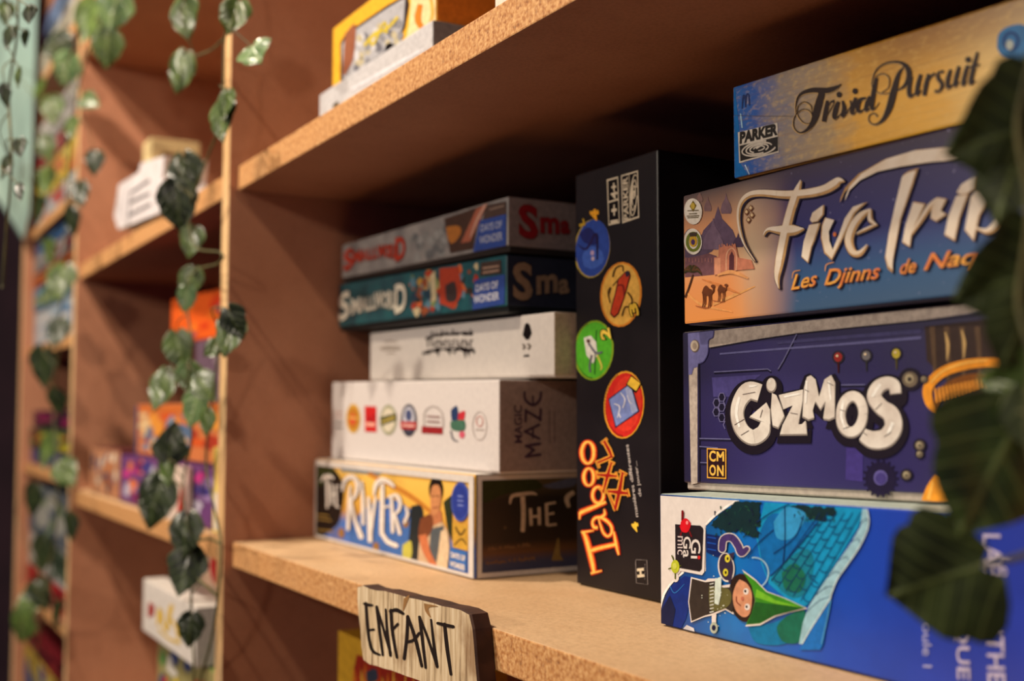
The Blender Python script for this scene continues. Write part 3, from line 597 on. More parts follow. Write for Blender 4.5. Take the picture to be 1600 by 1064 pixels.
# --- fourth box: gold with a thin calligraphic title
def gold_mat():
    n = NT('gold_print_and_gloss', 0.28, 0.4, coat=0.12)
    f = n.noise(16, 6, 'UV', (1.0, 0.35, 1)); st = n.noise(8, 6, 'UV', (0.6, 5, 1))
    uu = n.math('ADD', n.u, n.math('MULTIPLY', n.math('SUBTRACT', f, 0.5), 0.14))
    a = n.ramp(uu, [(0.0, (34, 98, 176)), (0.055, (46, 90, 168)), (0.13, (140, 132, 128)), (0.24, (176, 152, 112)), (0.30, (226, 172, 66)), (0.45, (248, 190, 62)), (0.62, (252, 220, 130)), (0.8, (253, 226, 140)), (1.0, (226, 170, 60))])  # pale tones towards the right paint the gloss highlight into the print
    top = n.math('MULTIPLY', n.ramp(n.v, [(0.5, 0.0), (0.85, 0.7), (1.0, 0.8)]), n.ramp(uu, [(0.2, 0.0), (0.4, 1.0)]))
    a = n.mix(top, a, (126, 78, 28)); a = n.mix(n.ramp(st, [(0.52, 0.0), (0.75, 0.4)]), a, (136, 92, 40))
    g = n.noise(60, 5, 'UV', (1, .3, 1)); a = n.mix(n.ramp(g, [(0.5, 0.0), (0.75, 0.35)]), a, (250, 210, 110))
    return n.out(a)
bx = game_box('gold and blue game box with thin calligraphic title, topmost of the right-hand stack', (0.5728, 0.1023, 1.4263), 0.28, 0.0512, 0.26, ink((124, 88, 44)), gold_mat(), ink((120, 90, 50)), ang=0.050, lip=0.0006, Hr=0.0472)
F = bx['F']; K = lambda *p: cr(1120, 60, 4, p); K1 = lambda *p: cr(1120, 0, 3.333, p)
BLU = ink((24, 110, 186), 0.3)
F.poly(K((92, 310), (115, 300), (140, 560), (148, 780), (200, 860), (105, 884)), BLU, 1); F.stroke(K((150, 470, 8), (160, 560, 8)), ink((170, 214, 240)), 2); F.stroke(K((178, 790, 8), (205, 850, 5)), ink((200, 220, 240)), 2)
for q in (((160, 440, 7), (165, 370, 9), (175, 360, 9), (182, 430, 7)), ((182, 430, 7), (186, 360, 9), (200, 352, 9), (206, 420, 7))): F.stroke(K(*q), ink((30, 52, 110)), 2)
F.poly(K((134, 588), (380, 528), (390, 712), (142, 780)), ink((214, 206, 190)), 2)
F.text('PARKER', K((146, 656))[0], K((384, 598))[0], (0.3, -16.5), ink((30, 24, 20)), 3, 0.06)
F.poly(K((146, 672), (384, 614), (386, 704), (150, 768)), ink((30, 24, 20)), 3)
for k, (rx, ry, w_) in enumerate(((27, 10.5, 2.2), (20.5, 8, 2.2), (14.5, 5.8, 2.0), (8.5, 3.4, 1.8))):
    F.ring(*K((268, 688))[0], rx, ry, w_, ink((214, 206, 190)), 4, -13, 20 + k * 55, 300 + k * 55)
F.stroke(K((250, 690, 8), (270, 676, 10), (290, 668, 5)), ink((214, 206, 190)), 4)
INKB = ink((40, 22, 18), 0.4)
TR = [K((500, 470, 6), (500, 400, 8), (530, 348, 18), (600, 324, 30), (690, 326, 36), (745, 310, 26), (782, 286, 4)),
      K((662, 335, 40), (634, 430, 46), (612, 510, 38), (575, 566, 22), (525, 590, 9), (486, 555, 6), (490, 492, 6), (535, 446, 6), (582, 452, 6), (602, 492, 6), (585, 530, 5), (545, 525, 5), (510, 480, 5), (512, 425, 5), (550, 398, 6), (592, 420, 6), (600, 480, 5)),
      K((696, 388, 20), (686, 450, 30), (672, 522, 26)), K((690, 440, 5), (716, 400, 12), (738, 394, 22)), K((672, 515, 5), (740, 400, 5)),
      K((764, 395, 20), (748, 440, 30), (738, 490, 28), (750, 500, 12), (790, 460, 5)),
      K((790, 390, 14), (800, 440, 28), (790, 488, 22), (838, 430, 6), (840, 388, 14)),
      K((874, 370, 20), (858, 420, 30), (848, 462, 26), (862, 470, 10), (890, 440, 5)),
      K((938, 372, 12), (900, 385, 24), (884, 430, 28), (895, 458, 20), (925, 440, 8), (955, 375, 8)), K((962, 362, 20), (944, 410, 30), (938, 448, 24), (960, 440, 6)),
      K((1002, 248, 22), (984, 340, 30), (972, 430, 28), (990, 440, 8), (1020, 400, 4)),
      K((1172, 178, 6), (1138, 230, 26), (1108, 340, 42), (1080, 440, 40), (1040, 512, 22), (990, 538, 9), (956, 515, 6), (960, 480, 6), (990, 468, 6), (1010, 488, 8)),
      K((990, 340, 5), (974, 280, 6), (1000, 200, 8), (1060, 156, 10), (1140, 148, 16), (1192, 180, 30), (1206, 235, 34), (1178, 295, 20), (1120, 330, 7), (1050, 345, 5), (1000, 330, 5), (985, 280, 5), (1010, 230, 6), (1055, 222, 6), (1084, 255, 6), (1075, 310, 5), (1035, 338, 5)),
      K1((1018, 398, 16), (1006, 450, 24), (1010, 500, 20), (1040, 478, 6), (1062, 398, 8)), K1((1066, 388, 18), (1052, 440, 24), (1046, 492, 20), (1068, 470, 4)),
      K1((1108, 385, 18), (1094, 440, 24), (1084, 498, 20)), K1((1096, 440, 5), (1122, 395, 12), (1140, 385, 18)),
      K1((1186, 372, 14), (1160, 378, 14), (1156, 405, 20), (1178, 440, 20), (1162, 474, 14), (1138, 474, 14)),
      K1((1222, 362, 16), (1208, 410, 24), (1208, 454, 20), (1240, 430, 6), (1262, 350, 8)), K1((1266, 345, 18), (1252, 400, 24), (1244, 446, 20), (1266, 426, 4)),
      K1((1310, 340, 18), (1296, 390, 24), (1286, 440, 20), (1306, 424, 4)), K1((1362, 272, 14), (1342, 350, 24), (1326, 432, 22), (1350, 420, 5)), K1((1316, 350, 10), (1374, 336, 10))]
for q in TR: F.stroke(q, ink((206, 170, 110)), 3, dx=-.9, dy=.9, grow=1.0); F.stroke(q, INKB, 4)
for x, y in K((768, 352), (868, 330)): F.ell(x, y, 4.2, 4.6, INKB, 4)
for x, y in K1((1312, 312),): F.ell(x, y, 4.6, 5, INKB, 4)
F.blob(K1((1462, 250), (1470, 180), (1520, 140), (1600, 130), (1660, 200), (1640, 280), (1560, 300), (1490, 290)), ink((26, 124, 190), .3), 3)
F.poly(K1((1490, 320), (1560, 295), (1660, 290), (1660, 440), (1560, 455), (1440, 462), (1468, 400)), ink((26, 124, 190), .3), 3)
F.ring(*K1((1535, 215))[0], 11, 13, 5, ink((18, 70, 140)), 4); F.ell(*K1((1530, 235))[0], 6, 8, ink((206, 220, 210)), 5); F.stroke(K1((1500, 370, 16), (1580, 345, 22), (1660, 340, 10)), ink((130, 196, 226)), 4)
F.stroke(K1((80, 600, 2), (230, 605, 2), (420, 605, 1.5)), ink((86, 78, 70)), 2)
finish(bx)

def pbox(label, y, bl, br, tl, D, side, zb=None, **k):
    """box whose front stands on the plane y; bl, br bottom corners and top (left top corner) seen in the photograph"""
    a, b, t = ony(*bl, y), ony(*br, y), ony(*tl, y); z0 = a.z if zb is None else zb
    return game_box(label, (a.x, y, z0), b.x - a.x, k.pop('H', None) or (t.z - z0), D, side, **k)

# ------------------------------------------------------------------ tall black box standing between the stacks
def black_mat():
    n = NT('black_box_print', 0.42, 0.3); f = n.noise(24, 4)
    return n.out(n.ramp(f, [(0.35, (14, 9, 14)), (0.7, (24, 18, 22))]))
BLK = black_mat()
GROUP = None
bx = game_box('tall black game box standing on end between the two stacks', (0.3775, 0.128, ZS), 0.0935, 0.2845, 0.27, BLK, BLK, BLK, BLK, lip=0.0006, ang=0.01)
F = bx['F']; A = lambda *p: cr(870, 230, 2.956, p); B = lambda *p: cr(870, 580, 2.956, p)
YEL = ink((244, 200, 66)); RED = ink((214, 44, 30)); IV = ink((218, 204, 176))
for q in (((232, 150), (284, 135), (292, 350), (240, 362)), ((298, 130), (376, 107), (382, 325), (304, 352))):
    F.poly(A(*q), IV, 2)
for q in (((238, 157), (281, 144), (284, 236), (241, 250)), ((241, 258), (285, 246), (288, 344), (244, 355)), ((303, 136), (334, 127), (339, 330), (309, 342)), ((337, 126), (372, 115), (377, 318), (342, 330))):
    F.poly(A(*q), BLACK, 3)
F.text('4+', A((283, 238))[0], A((280, 162))[0], (-10, 2), IV, 4, 0.03); F.text('1+', A((284, 348))[0], A((283, 262))[0], (-11, 2), IV, 4, 0.03)
F.text('PARKER', A((334, 334))[0], A((329, 135))[0], (-7.2, 1.4), IV, 4, 0.03)
for k, (rx, ry) in enumerate(((5.2, 32), (3.8, 24), (2.4, 15), (1.1, 7))): F.ring(*A((358, 222))[0], rx, ry, 1.5, IV, 4, 4, 40 * k, 290 + 40 * k)
# four round pictures with numbers
F.ell(*A((165, 468))[0], 28, 46, ink((196, 170, 60)), 2, 6); F.ell(*A((168, 466))[0], 26.5, 45, ink((46, 74, 160)), 3, 6)
F.blob(A((105, 400), (150, 370), (185, 410), (180, 450), (130, 440)), ink((34, 40, 106)), 4); F.blob(A((120, 500), (150, 460), (200, 470), (220, 520), (180, 560), (130, 550)), ink((66, 100, 190)), 4)
F.stroke(A((100, 450, 4), (140, 470, 10), (185, 400, 12), (190, 520, 8)), ink((36, 28, 76)), 5); F.ell(*A((168, 488))[0], 3, 4, ink((186, 160, 190)), 6); F.ell(*A((170, 515))[0], 2.6, 3.4, ink((196, 176, 190)), 6)
F.text('4', A((200, 338))[0], A((192, 284))[0], (-12, 2), ink((238, 168, 40)), 6, 0.05); F.text('L', A((134, 362))[0], A((126, 330))[0], (-8, 2), ink((200, 160, 40)), 6, 0.05)
F.ell(*A((298, 680))[0], 32.5, 51, ink((226, 140, 44)), 2, 4); F.ell(*A((298, 680))[0], 29.5, 48, ink((240, 186, 84)), 3, 4)
F.poly(A((285, 610), (318, 575), (338, 572), (345, 595), (318, 690), (290, 770), (268, 790), (248, 770), (256, 730), (270, 680)), ink((70, 22, 20)), 5)
F.poly(A((290, 612), (320, 580), (340, 592), (314, 690), (286, 765), (268, 782), (254, 765), (262, 730), (276, 680)), ink((204, 66, 34)), 6); F.stroke(A((282, 640, 6), (310, 640, 8), (316, 690, 5)), ink((120, 30, 24)), 7); F.ell(*A((330, 585))[0], 3, 5, ink((50, 40, 60)), 7)
for q in (((262, 600, 8), (275, 560, 8), (305, 548, 7), (310, 575, 6)), ((240, 690, 7), (252, 650, 8), (240, 670, 7), (250, 720, 6)), ((305, 780, 8), (318, 740, 8), (345, 735, 8), (350, 700, 8), (330, 670, 8)), ((262, 640, 6), (280, 620, 6), (296, 600, 5))): F.stroke(A(*q), ink((92, 62, 22)), 5)
F.text('3', A((386, 778))[0], A((372, 712))[0], (-13, 3), BLACK, 7, 0.09); F.text('3', A((384, 776))[0], A((371, 716))[0], (-12, 3), YEL, 8, 0.04)
F.ell(*A((172, 938))[0], 31, 47, ink((140, 170, 40)), 2, 5); F.ell(*A((172, 938))[0], 28.5, 44.5, ink((84, 178, 44)), 3, 5)
F.poly(A((128, 880), (160, 870), (185, 900), (190, 960), (170, 1000), (140, 960)), ink((226, 224, 214)), 5); F.stroke(A((150, 905, 9), (185, 950, 11), (215, 945, 6)), ink((104, 100, 116)), 6); F.stroke(A((165, 960, 10), (155, 1010, 9), (158, 1040, 8)), ink((96, 92, 104)), 5); F.stroke(A((186, 845, 5), (182, 930, 6), (178, 1050, 5)), ink((34, 92, 30)), 5); F.stroke(A((190, 960, 8), (210, 1010, 9), (205, 1030, 5)), ink((204, 196, 80)), 5); F.ell(*A((150, 895))[0], 3, 3, ink((90, 60, 50)), 7)
F.text('2', A((256, 888))[0], A((246, 830))[0], (-15, 2), BLACK, 7, 0.09); F.text('2', A((254, 886))[0], A((245, 834))[0], (-14, 2), ink((238, 206, 80)), 8, 0.04)
F.ell(*B((312, 155))[0], 31.5, 53, ink((236, 168, 50)), 2, 4); F.ell(*B((313, 156))[0], 29.5, 50.5, ink((212, 42, 34)), 3, 4); F.ell(*B((325, 150))[0], 23, 44, ink((226, 58, 40)), 4, 4)
F.poly(B((241, 128), (346, 50), (386, 186), (274, 262)), ink((26, 24, 60)), 5); F.poly(B((246, 132), (343, 58), (380, 184), (278, 254)), ink((126, 144, 206)), 6)
F.poly(B((320, 80), (343, 62), (378, 182), (352, 196)), ink((166, 178, 220)), 7)
for q in (((300, 100, 5), (320, 130, 6), (310, 170, 5)), ((270, 150, 5), (295, 165, 6), (285, 215, 5)), ((330, 110, 4), (340, 140, 5), (352, 150, 4)), ((290, 190, 7), (300, 215, 5))): F.stroke(B(*q), ink((222, 222, 236)), 8)
F.text('1', B((392, 62))[0], B((346, 22))[0], (-7, 12), BLACK, 7, 0.09); F.text('1', B((390, 58))[0], B((348, 26))[0], (-6, 11), YEL, 8, 0.04)
for cx_, cy_, rx, ry, k0 in ((312, 155, 29.8, 51, 'B'), (172, 938, 29.4, 45.5, 'A')):
    for j in range(26):
        a = math.radians(95 + j * 6.2); fn = B if k0 == 'B' else A; o = fn((cx_, cy_))[0]
        F.stroke([(o[0] + rx * .99 * math.cos(a), o[1] + ry * .99 * math.sin(a), 1.1), (o[0] + rx * .93 * math.cos(a), o[1] + ry * .93 * math.sin(a), 1.1)], ink((60, 30, 20)), 6, straight=True)
# big word reading upward: red halo, orange film, yellow core
Q = lambda *p: cr(895, 670, 4.623, p)
TAB = [(Q((80, 742, 34), (104, 800, 44), (130, 900, 46), (150, 990, 42), (160, 1040, 30)), False), (Q((66, 748, 26), (158, 734, 14)), True), (Q((135, 1044, 26), (216, 1024, 14)), True),
       (Q((118, 885, 44), (210, 858, 40), (325, 832, 36)), False), (Q((303, 742, 16), (318, 830, 34), (338, 912, 16)), False),
       (Q((186, 712, 34), (160, 712, 30), (148, 676, 26), (166, 645, 28), (205, 640, 32), (250, 664, 32), (284, 705, 28), (286, 752, 28), (258, 776, 26), (228, 752, 26), (210, 705, 22), (192, 652, 14)), False), (Q((205, 640, 30), (236, 618, 30), (232, 578, 12)), False),
       (Q((54, 655, 10), (58, 600, 30)), True), (Q((58, 606, 44), (140, 572, 38), (246, 528, 30)), False), (Q(*[(188 + 40 * math.cos(a), 478 + 58 * math.sin(a), 30) for a in [2 * math.pi * k / 14 for k in range(15)]]), False),
       (Q(*[(121 + 36 * math.cos(a), 348 + 62 * math.sin(a), 22 + 12 * abs(math.cos(a))) for a in [2 * math.pi * k / 16 for k in range(17)]]), False), (Q(*[(114 + 44 * math.cos(a), 172 + 78 * math.sin(a), 24 + 14 * abs(math.cos(a))) for a in [2 * math.pi * k / 16 for k in range(17)]]), False)]
for q, st in TAB:
    F.stroke(q, ink((190, 34, 20)), 4, grow=1.6, straight=st, n=4); F.stroke(q, ink((238, 104, 40)), 5, grow=-.6, straight=st, n=4); F.stroke([(a, b, c * .45) for a, b, c in q], ink((252, 206, 96)), 6, straight=st, n=4)
XX = [Q((262, 450, 26), (340, 458, 40), (408, 466, 26)), Q((368, 312, 26), (346, 440, 38), (312, 585, 30)), Q((340, 302, 18), (398, 332, 18)), Q((268, 470, 16), (318, 590, 22)), Q((398, 434, 18), (412, 490, 18)), Q((256, 436, 16), (274, 486, 16)),
      Q((182, 330, 24), (255, 336, 36), (328, 342, 24)), Q((288, 240, 24), (258, 340, 34), (226, 462, 22)), Q((266, 234, 16), (312, 252, 16)), Q((198, 424, 16), (246, 470, 16)), Q((178, 300, 14), (192, 362, 14)), Q((318, 310, 14), (332, 366, 14)),
      Q((234, 88, 30), (268, 150, 34), (292, 206, 28)), Q((288, 200, 26), (188, 244, 26)), Q((212, 106, 18), (256, 70, 16)), Q((176, 228, 16), (198, 284, 16))]
for q in XX:
    F.stroke(q, ink((240, 168, 60)), 7, grow=1.2, straight=True); F.stroke(q, ink((160, 24, 22)), 8, grow=-2.6, straight=True)
F.text('4', B((382, 740))[0], B((374, 694))[0], (-9, 1.6), YEL, 4, 0.05)
F.text('manières différentes', B((379, 672))[0], B((333, 338))[0], (-5, .7), ink((206, 196, 190)), 4, 0.01); F.text('de jouer...', B((394, 578))[0], B((372, 415))[0], (-4.6, .6), ink((190, 180, 176)), 4, 0.01)
F.stroke(B((366, 880, 2.2), (368, 870, 2.2), (418, 872, 2.2), (422, 985, 2.2), (370, 978, 2.2), (366, 880, 2.2)), ink((150, 140, 138)), 3, straight=True)
F.text('H', B((405, 950))[0], B((402, 908))[0], (-9.5, 1), IV, 4, 0.06)
for k in range(6): F.stroke(B((410, 890 + k * 13, 2.4), (410, 897 + k * 13, 2.4)), ink((130, 120, 120)), 4, straight=True)
finish(bx)

# ------------------------------------------------------------------ left stack on the middle shelf
GROUP = 'game boxes in the left-hand stack'
def river_mat():
    n = NT('river_box_print', 0.4, 0.45)
    a = n.ramp(n.v, [(0.0, (60, 106, 186)), (0.28, (66, 112, 190)), (0.42, (206, 150, 60)), (0.6, (232, 178, 72)), (0.85, (236, 190, 88)), (1.0, (222, 170, 70))])
    f = n.noise(22, 5); a = n.mix(n.ramp(f, [(0.5, 0.0), (0.8, 0.6)]), a, (130, 92, 50))
    return n.out(a)
def river_side_mat():
    n = NT('river_box_side_print', 0.4, 0.45)
    f = n.noise(14, 5); a = n.mix(n.ramp(f, [(0.4, 0.0), (0.7, 1.0)]), (38, 28, 20), (64, 42, 24))
    b = n.ramp(n.v, [(0.0, (52, 74, 128)), (0.14, (60, 70, 110)), (0.24, (120, 74, 36)), (0.34, (40, 30, 22)), (0.75, (34, 30, 24)), (1.0, (120, 96, 56))])
    return n.out(n.mix(0.55, a, b))
bx = game_box('wide game box with a yellow and blue river picture, lowest of the left-hand stack', (0.0022, 0.0785, ZS), 0.3225, 0.0742, 0.30, PAPER, river_mat(), PAPER, river_side_mat(), lip=0.0006, ang=-0.004)
F, R_ = bx['F'], bx['R']; Rv = lambda *p: cr(470, 580, 3.13, p)
for q in ((0, 0, 1, .045), (0, .915, 1, 1), (0, 0, .018, 1), (.974, 0, 1, 1)): bx['f'].poly([(q[0], q[1]), (q[2], q[1]), (q[2], q[3]), (q[0], q[3])], PAPER, 9)
DK = ink((30, 24, 20))
F.blob(Rv((66, 455), (150, 465), (210, 560), (200, 680), (170, 760), (66, 790)), DK, 1); F.blob(Rv((66, 452), (130, 455), (160, 500), (100, 560), (66, 540)), ink((52, 60, 26)), 2)
F.poly(Rv((190, 460), (420, 490), (380, 510), (200, 490)), ink((120, 140, 150)), 1); F.stroke(Rv((330, 500, 20), (520, 600, 26), (640, 690, 18)), ink((200, 130, 50)), 1)
F.blob(Rv((300, 680), (430, 620), (560, 690), (600, 720), (580, 900), (420, 900), (240, 830)), ink((62, 108, 180)), 2); F.blob(Rv((540, 660), (600, 680), (580, 960), (500, 930), (530, 820)), ink((32, 40, 44)), 3); F.blob(Rv((500, 850), (540, 830), (545, 900), (520, 940), (500, 920)), ink((196, 190, 80)), 4); F.poly(Rv((420, 640), (490, 650), (480, 740), (420, 720)), ink((70, 110, 190)), 3)
for x, y in ((200, 790), (370, 860), (515, 740)): F.ell(*Rv((x, y))[0], 5, 8, ink((150, 108, 62)), 4)
LTR = ink((236, 226, 216)); 
R5 = lambda *p: cr(480, 700, 5.068, p)
RIV = [R5((285, 335, 20), (305, 255, 32), (362, 228, 36), (402, 280, 34), (388, 370, 28), (342, 425, 16)), R5((345, 300, 14), (338, 420, 24), (328, 640, 28)), R5((352, 430, 22), (380, 560, 28), (432, 702, 38)), R5((436, 268, 20), (446, 420, 26), (446, 600, 24)), R5((490, 395, 24), (496, 560, 32), (504, 732, 34)), R5((548, 390, 20), (530, 500, 24), (506, 690, 22)),
       R5((534, 372, 14), (548, 295, 32), (592, 250, 36), (650, 268, 34), (692, 305, 18)), R5((600, 290, 28), (598, 480, 36), (594, 680, 34)), R5((594, 670, 30), (640, 738, 34), (710, 772, 36)), R5((604, 470, 18), (655, 460, 14)), R5((650, 385, 14), (712, 376, 28), (742, 440, 28), (722, 505, 22), (684, 525, 12)), R5((672, 395, 22), (678, 520, 28), (682, 662, 26)), R5((696, 525, 18), (716, 590, 26), (738, 676, 28)),
       R5((118, 262, 10), (138, 228, 24), (180, 222, 26), (212, 240, 12)), R5((160, 232, 20), (164, 350, 22), (164, 468, 20)), R5((196, 285, 14), (200, 440, 14)), R5((232, 300, 14), (236, 460, 14)), R5((198, 365, 10), (234, 370, 10)), R5((262, 300, 8), (240, 300, 10)), R5((258, 470, 10), (236, 462, 12)), R5((785, 470, 14), (800, 520, 24), (776, 590, 18))]
for q in RIV: F.stroke(q, ink((60, 44, 34)), 5, grow=.8, dx=1.0, dy=.8); F.stroke(q, LTR, 6, cap=True)
for y, w_ in ((700, 60), (722, 70), (775, 80)): F.stroke(Rv((80, y, 8), (80 + w_, y + 8, 8)), ink((150, 120, 60)), 4, straight=True)
# printed figure holding its chin, in a grey waistcoat
F.poly(Rv((600, 760), (640, 735), (690, 730), (722, 780), (732, 860), (722, 960), (700, 985), (610, 962), (575, 930), (585, 800)), ink((206, 176, 140)), 5)
F.poly(Rv((640, 770), (705, 755), (690, 830), (660, 960), (630, 900)), ink((84, 92, 98)), 6); F.blob(Rv((690, 780), (720, 790), (728, 880), (715, 970), (670, 965), (680, 860)), ink((222, 196, 160)), 7)
F.stroke(Rv((600, 800, 40), (620, 880, 36), (660, 955, 26)), ink((204, 118, 76)), 8); F.blob(Rv((590, 720), (640, 700), (650, 760), (615, 820), (580, 800)), ink((120, 66, 40)), 7)
F.ell(*Rv((664, 580))[0], 11, 21, ink((28, 20, 18)), 6); F.blob(Rv((638, 600), (650, 560), (680, 560), (690, 610), (680, 680), (655, 705), (640, 680)), ink((206, 140, 92)), 7); F.poly(Rv((632, 690), (690, 680), (695, 735), (640, 760)), ink((190, 120, 80)), 6)
for x in (652, 676): F.stroke(Rv((x - 8, 612, 4), (x + 8, 610, 4)), ink((60, 34, 24)), 8, straight=True)
F.stroke(Rv((650, 668, 5), (676, 664, 5)), ink((130, 60, 44)), 8, straight=True)
F.poly(Rv((700, 640), (745, 600), (740, 830), (720, 770)), ink((44, 52, 32)), 4)
F.ell(*Rv((786, 638))[0], 15, 31, ink((44, 62, 150)), 7); F.ring(*Rv((786, 638))[0], 13.5, 28.5, 1, ink((90, 110, 190)), 8)
for y in (610, 632, 654): F.stroke(Rv((772, y, 8), (800, y + 3, 8)), ink((120, 136, 206)), 8, straight=True)
F.poly(Rv((745, 740), (825, 755), (822, 880), (745, 860)), ink((206, 160, 60)), 5); F.stroke(Rv((760, 760, 8), (785, 800, 10), (810, 770, 6)), ink((90, 66, 30)), 6); F.stroke(Rv((755, 850, 6), (790, 820, 8), (815, 850, 6)), ink((90, 66, 30)), 6)
F.poly(Rv((732, 865), (814, 884), (812, 985), (728, 960)), ink((54, 110, 186)), 6)
F.text('DAYS OF', Rv((738, 908))[0], Rv((808, 928))[0], (0, -8), LTR, 7, 0.04); F.text('WONDER', Rv((734, 952))[0], Rv((808, 974))[0], (0, -8), LTR, 7, 0.04)
R = R_
for q in ((0, 0, 1, .06), (0, .94, 1, 1), (0, 0, .016, 1)): bx['r'].poly([(q[0], q[1]), (q[2], q[1]), (q[2], q[3]), (q[0], q[3])], PAPER, 9)
TANL = ink((196, 168, 138)); TAND = ink((128, 92, 60))
for q in ((Rv((1022, 650, 8), (1032, 612, 16), (1075, 602, 18), (1130, 596, 14), (1154, 604, 6))), Rv((1084, 612, 22), (1088, 700, 22), (1084, 785, 20)), Rv((1122, 670, 15), (1126, 755, 15)), Rv((1164, 665, 15), (1166, 752, 15)), Rv((1124, 712, 12), (1166, 708, 12)), Rv((1200, 645, 15), (1204, 755, 15)), Rv((1200, 650, 12), (1246, 642, 10)), Rv((1202, 700, 12), (1238, 694, 10)), Rv((1204, 754, 12), (1250, 748, 10)), Rv((1335, 590, 20), (1300, 620, 24), (1310, 665, 16))): R.stroke(q, TANL, 2, n=4)
random.seed(17)
for y0, x0, x1 in ((872, 915, 1130), (940, 905, 1145)):
    x = x0
    while x < x1:
        y = y0 - (x - x0) * .11; R.stroke(Rv((x, y + random.uniform(2, 12), 5), (x + 7, y - random.uniform(2, 14), 6), (x + 12, y + random.uniform(2, 10), 4)), TAND, 2, n=3); x += random.choice((13, 14, 15, 24))
R.poly(Rv((1225, 925), (1255, 815), (1262, 820), (1268, 900), (1285, 925)), ink((140, 112, 60)), 2); R.blob(Rv((1180, 560), (1335, 520), (1335, 560), (1240, 575)), ink((84, 84, 100)), 1); R.ell(*Rv((998, 765))[0], 3, 3, ink((90, 70, 50)), 2); R.blob(Rv((880, 520), (1100, 515), (1180, 570), (1000, 600), (890, 640)), ink((50, 52, 24)), 1)
finish(bx)

bx = pbox('white game box with a row of round award emblems and dark sideways lettering', 0.089, (518, 713), (780, 737), (516, 596), 0.30, ink((208, 201, 197), .4, .03), zb=1.2568, H=0.0722, Hr=0.0668, right=ink((150, 128, 116)), lip=0.0012)  # right side darker: its dimmer light is put into the colour
F, R = bx['F'], bx['R']
for y in (200, 222, 250, 275): F.stroke(Rv((168, y, 9), (205, y + 2, 9)), ink(((206, 170, 160), (120, 110, 104))[y > 230]), 2, straight=True)
F.ell(*Rv((258, 231))[0], 11.2, 23, ink((206, 162, 66)), 2); F.ell(*Rv((258, 231))[0], 8.6, 18, ink((186, 120, 40)), 3); F.ell(*Rv((256, 235))[0], 5, 9, ink((206, 80, 50)), 4); F.stroke(Rv((238, 225, 10), (280, 232, 10)), ink((222, 180, 90)), 5, straight=True)
F.poly(Rv((313, 170), (370, 172), (372, 298), (315, 296)), ink((200, 36, 36)), 2); F.stroke(Rv((325, 215, 9), (345, 245, 9), (362, 210, 8)), ink((150, 20, 30)), 3); F.poly(Rv((320, 250), (365, 252), (365, 270), (320, 268)), ink((236, 170, 150)), 3)
F.ell(*Rv((430, 238))[0], 13, 24, ink((160, 160, 130)), 2); F.ell(*Rv((430, 238))[0], 10, 19, ink((214, 204, 180)), 3); F.poly(Rv((390, 225), (468, 205), (470, 240), (392, 268)), ink((84, 84, 44)), 4); F.stroke(Rv((400, 248, 8), (462, 224, 8)), ink((206, 180, 90)), 5, straight=True)
F.ell(*Rv((530, 240))[0], 12.5, 25.5, ink((60, 60, 76)), 2); F.ell(*Rv((530, 230))[0], 9, 18, ink((196, 196, 206)), 3); F.ell(*Rv((530, 215))[0], 5, 9, ink((70, 80, 120)), 4); F.poly(Rv((490, 245), (570, 248), (568, 285), (492, 282)), ink((176, 40, 40)), 5); F.stroke(Rv((500, 265, 9), (560, 268, 9)), ink((226, 190, 180)), 6, straight=True)
F.stroke(Rv((605, 270, 8), (608, 200, 8), (650, 172, 8), (692, 205, 8), (698, 275, 8)), ink((170, 160, 156)), 2); F.poly(Rv((594, 268), (696, 274), (696, 308), (592, 303)), ink((150, 36, 40)), 3)
for y in (220, 245): F.stroke(Rv((618, y, 9), (682, y + 4, 9)), ink((150, 120, 116)), 3, straight=True)
F.blob(Rv((735, 190), (765, 170), (770, 240), (740, 240)), ink((40, 60, 100)), 2); F.blob(Rv((772, 205), (805, 195), (795, 250), (772, 245)), ink((196, 50, 60)), 2); F.blob(Rv((733, 245), (800, 240), (800, 290), (740, 285)), ink((70, 110, 90)), 2); F.stroke(Rv((735, 290, 8), (745, 330, 9), (770, 345, 6)), ink((90, 90, 100)), 2); F.ell(*Rv((790, 310))[0], 4.5, 6, ink((206, 90, 110)), 2)
F.ring(*Rv((876, 268))[0], 11, 22, 1.3, ink((176, 164, 158)), 2); F.ring(*Rv((876, 245))[0], 5, 8, 1.3, ink((190, 120, 110)), 2); F.stroke(Rv((855, 285, 7), (898, 288, 7)), ink((176, 164, 158)), 2, straight=True)
PUR = ink((72, 50, 62))
for q in (((1100, 418, 14), (1170, 408, 14)), ((1100, 418, 13), (1140, 385, 13)), ((1140, 385, 13), (1100, 365, 13)), ((1100, 365, 14), (1168, 355, 14)), ((1165, 330, 13), (1095, 295, 13)), ((1095, 295, 13), (1165, 262, 13)), ((1135, 325, 10), (1135, 275, 10)), ((1098, 245, 13), (1100, 192, 13)), ((1098, 192, 13), (1170, 235, 13)), ((1170, 240, 13), (1172, 186, 13))): R.stroke(Rv(*q), PUR, 2, straight=True, cap=True)
R.stroke(Rv((1094, 98, 11), (1098, 140, 13), (1134, 166, 14), (1168, 140, 13), (1174, 98, 11)), PUR, 2); R.stroke(Rv((1134, 160, 9), (1134, 118, 9)), PUR, 2)
R.text('MAGIC', Rv((1082, 352))[0], Rv((1080, 166))[0], (-12, 0), PUR, 2, 0.02)
for x in (1215, 1240): R.stroke(Rv((x, 350, 7), (x, 190, 7)), ink((126, 106, 98)), 2, straight=True)
finish(bx)

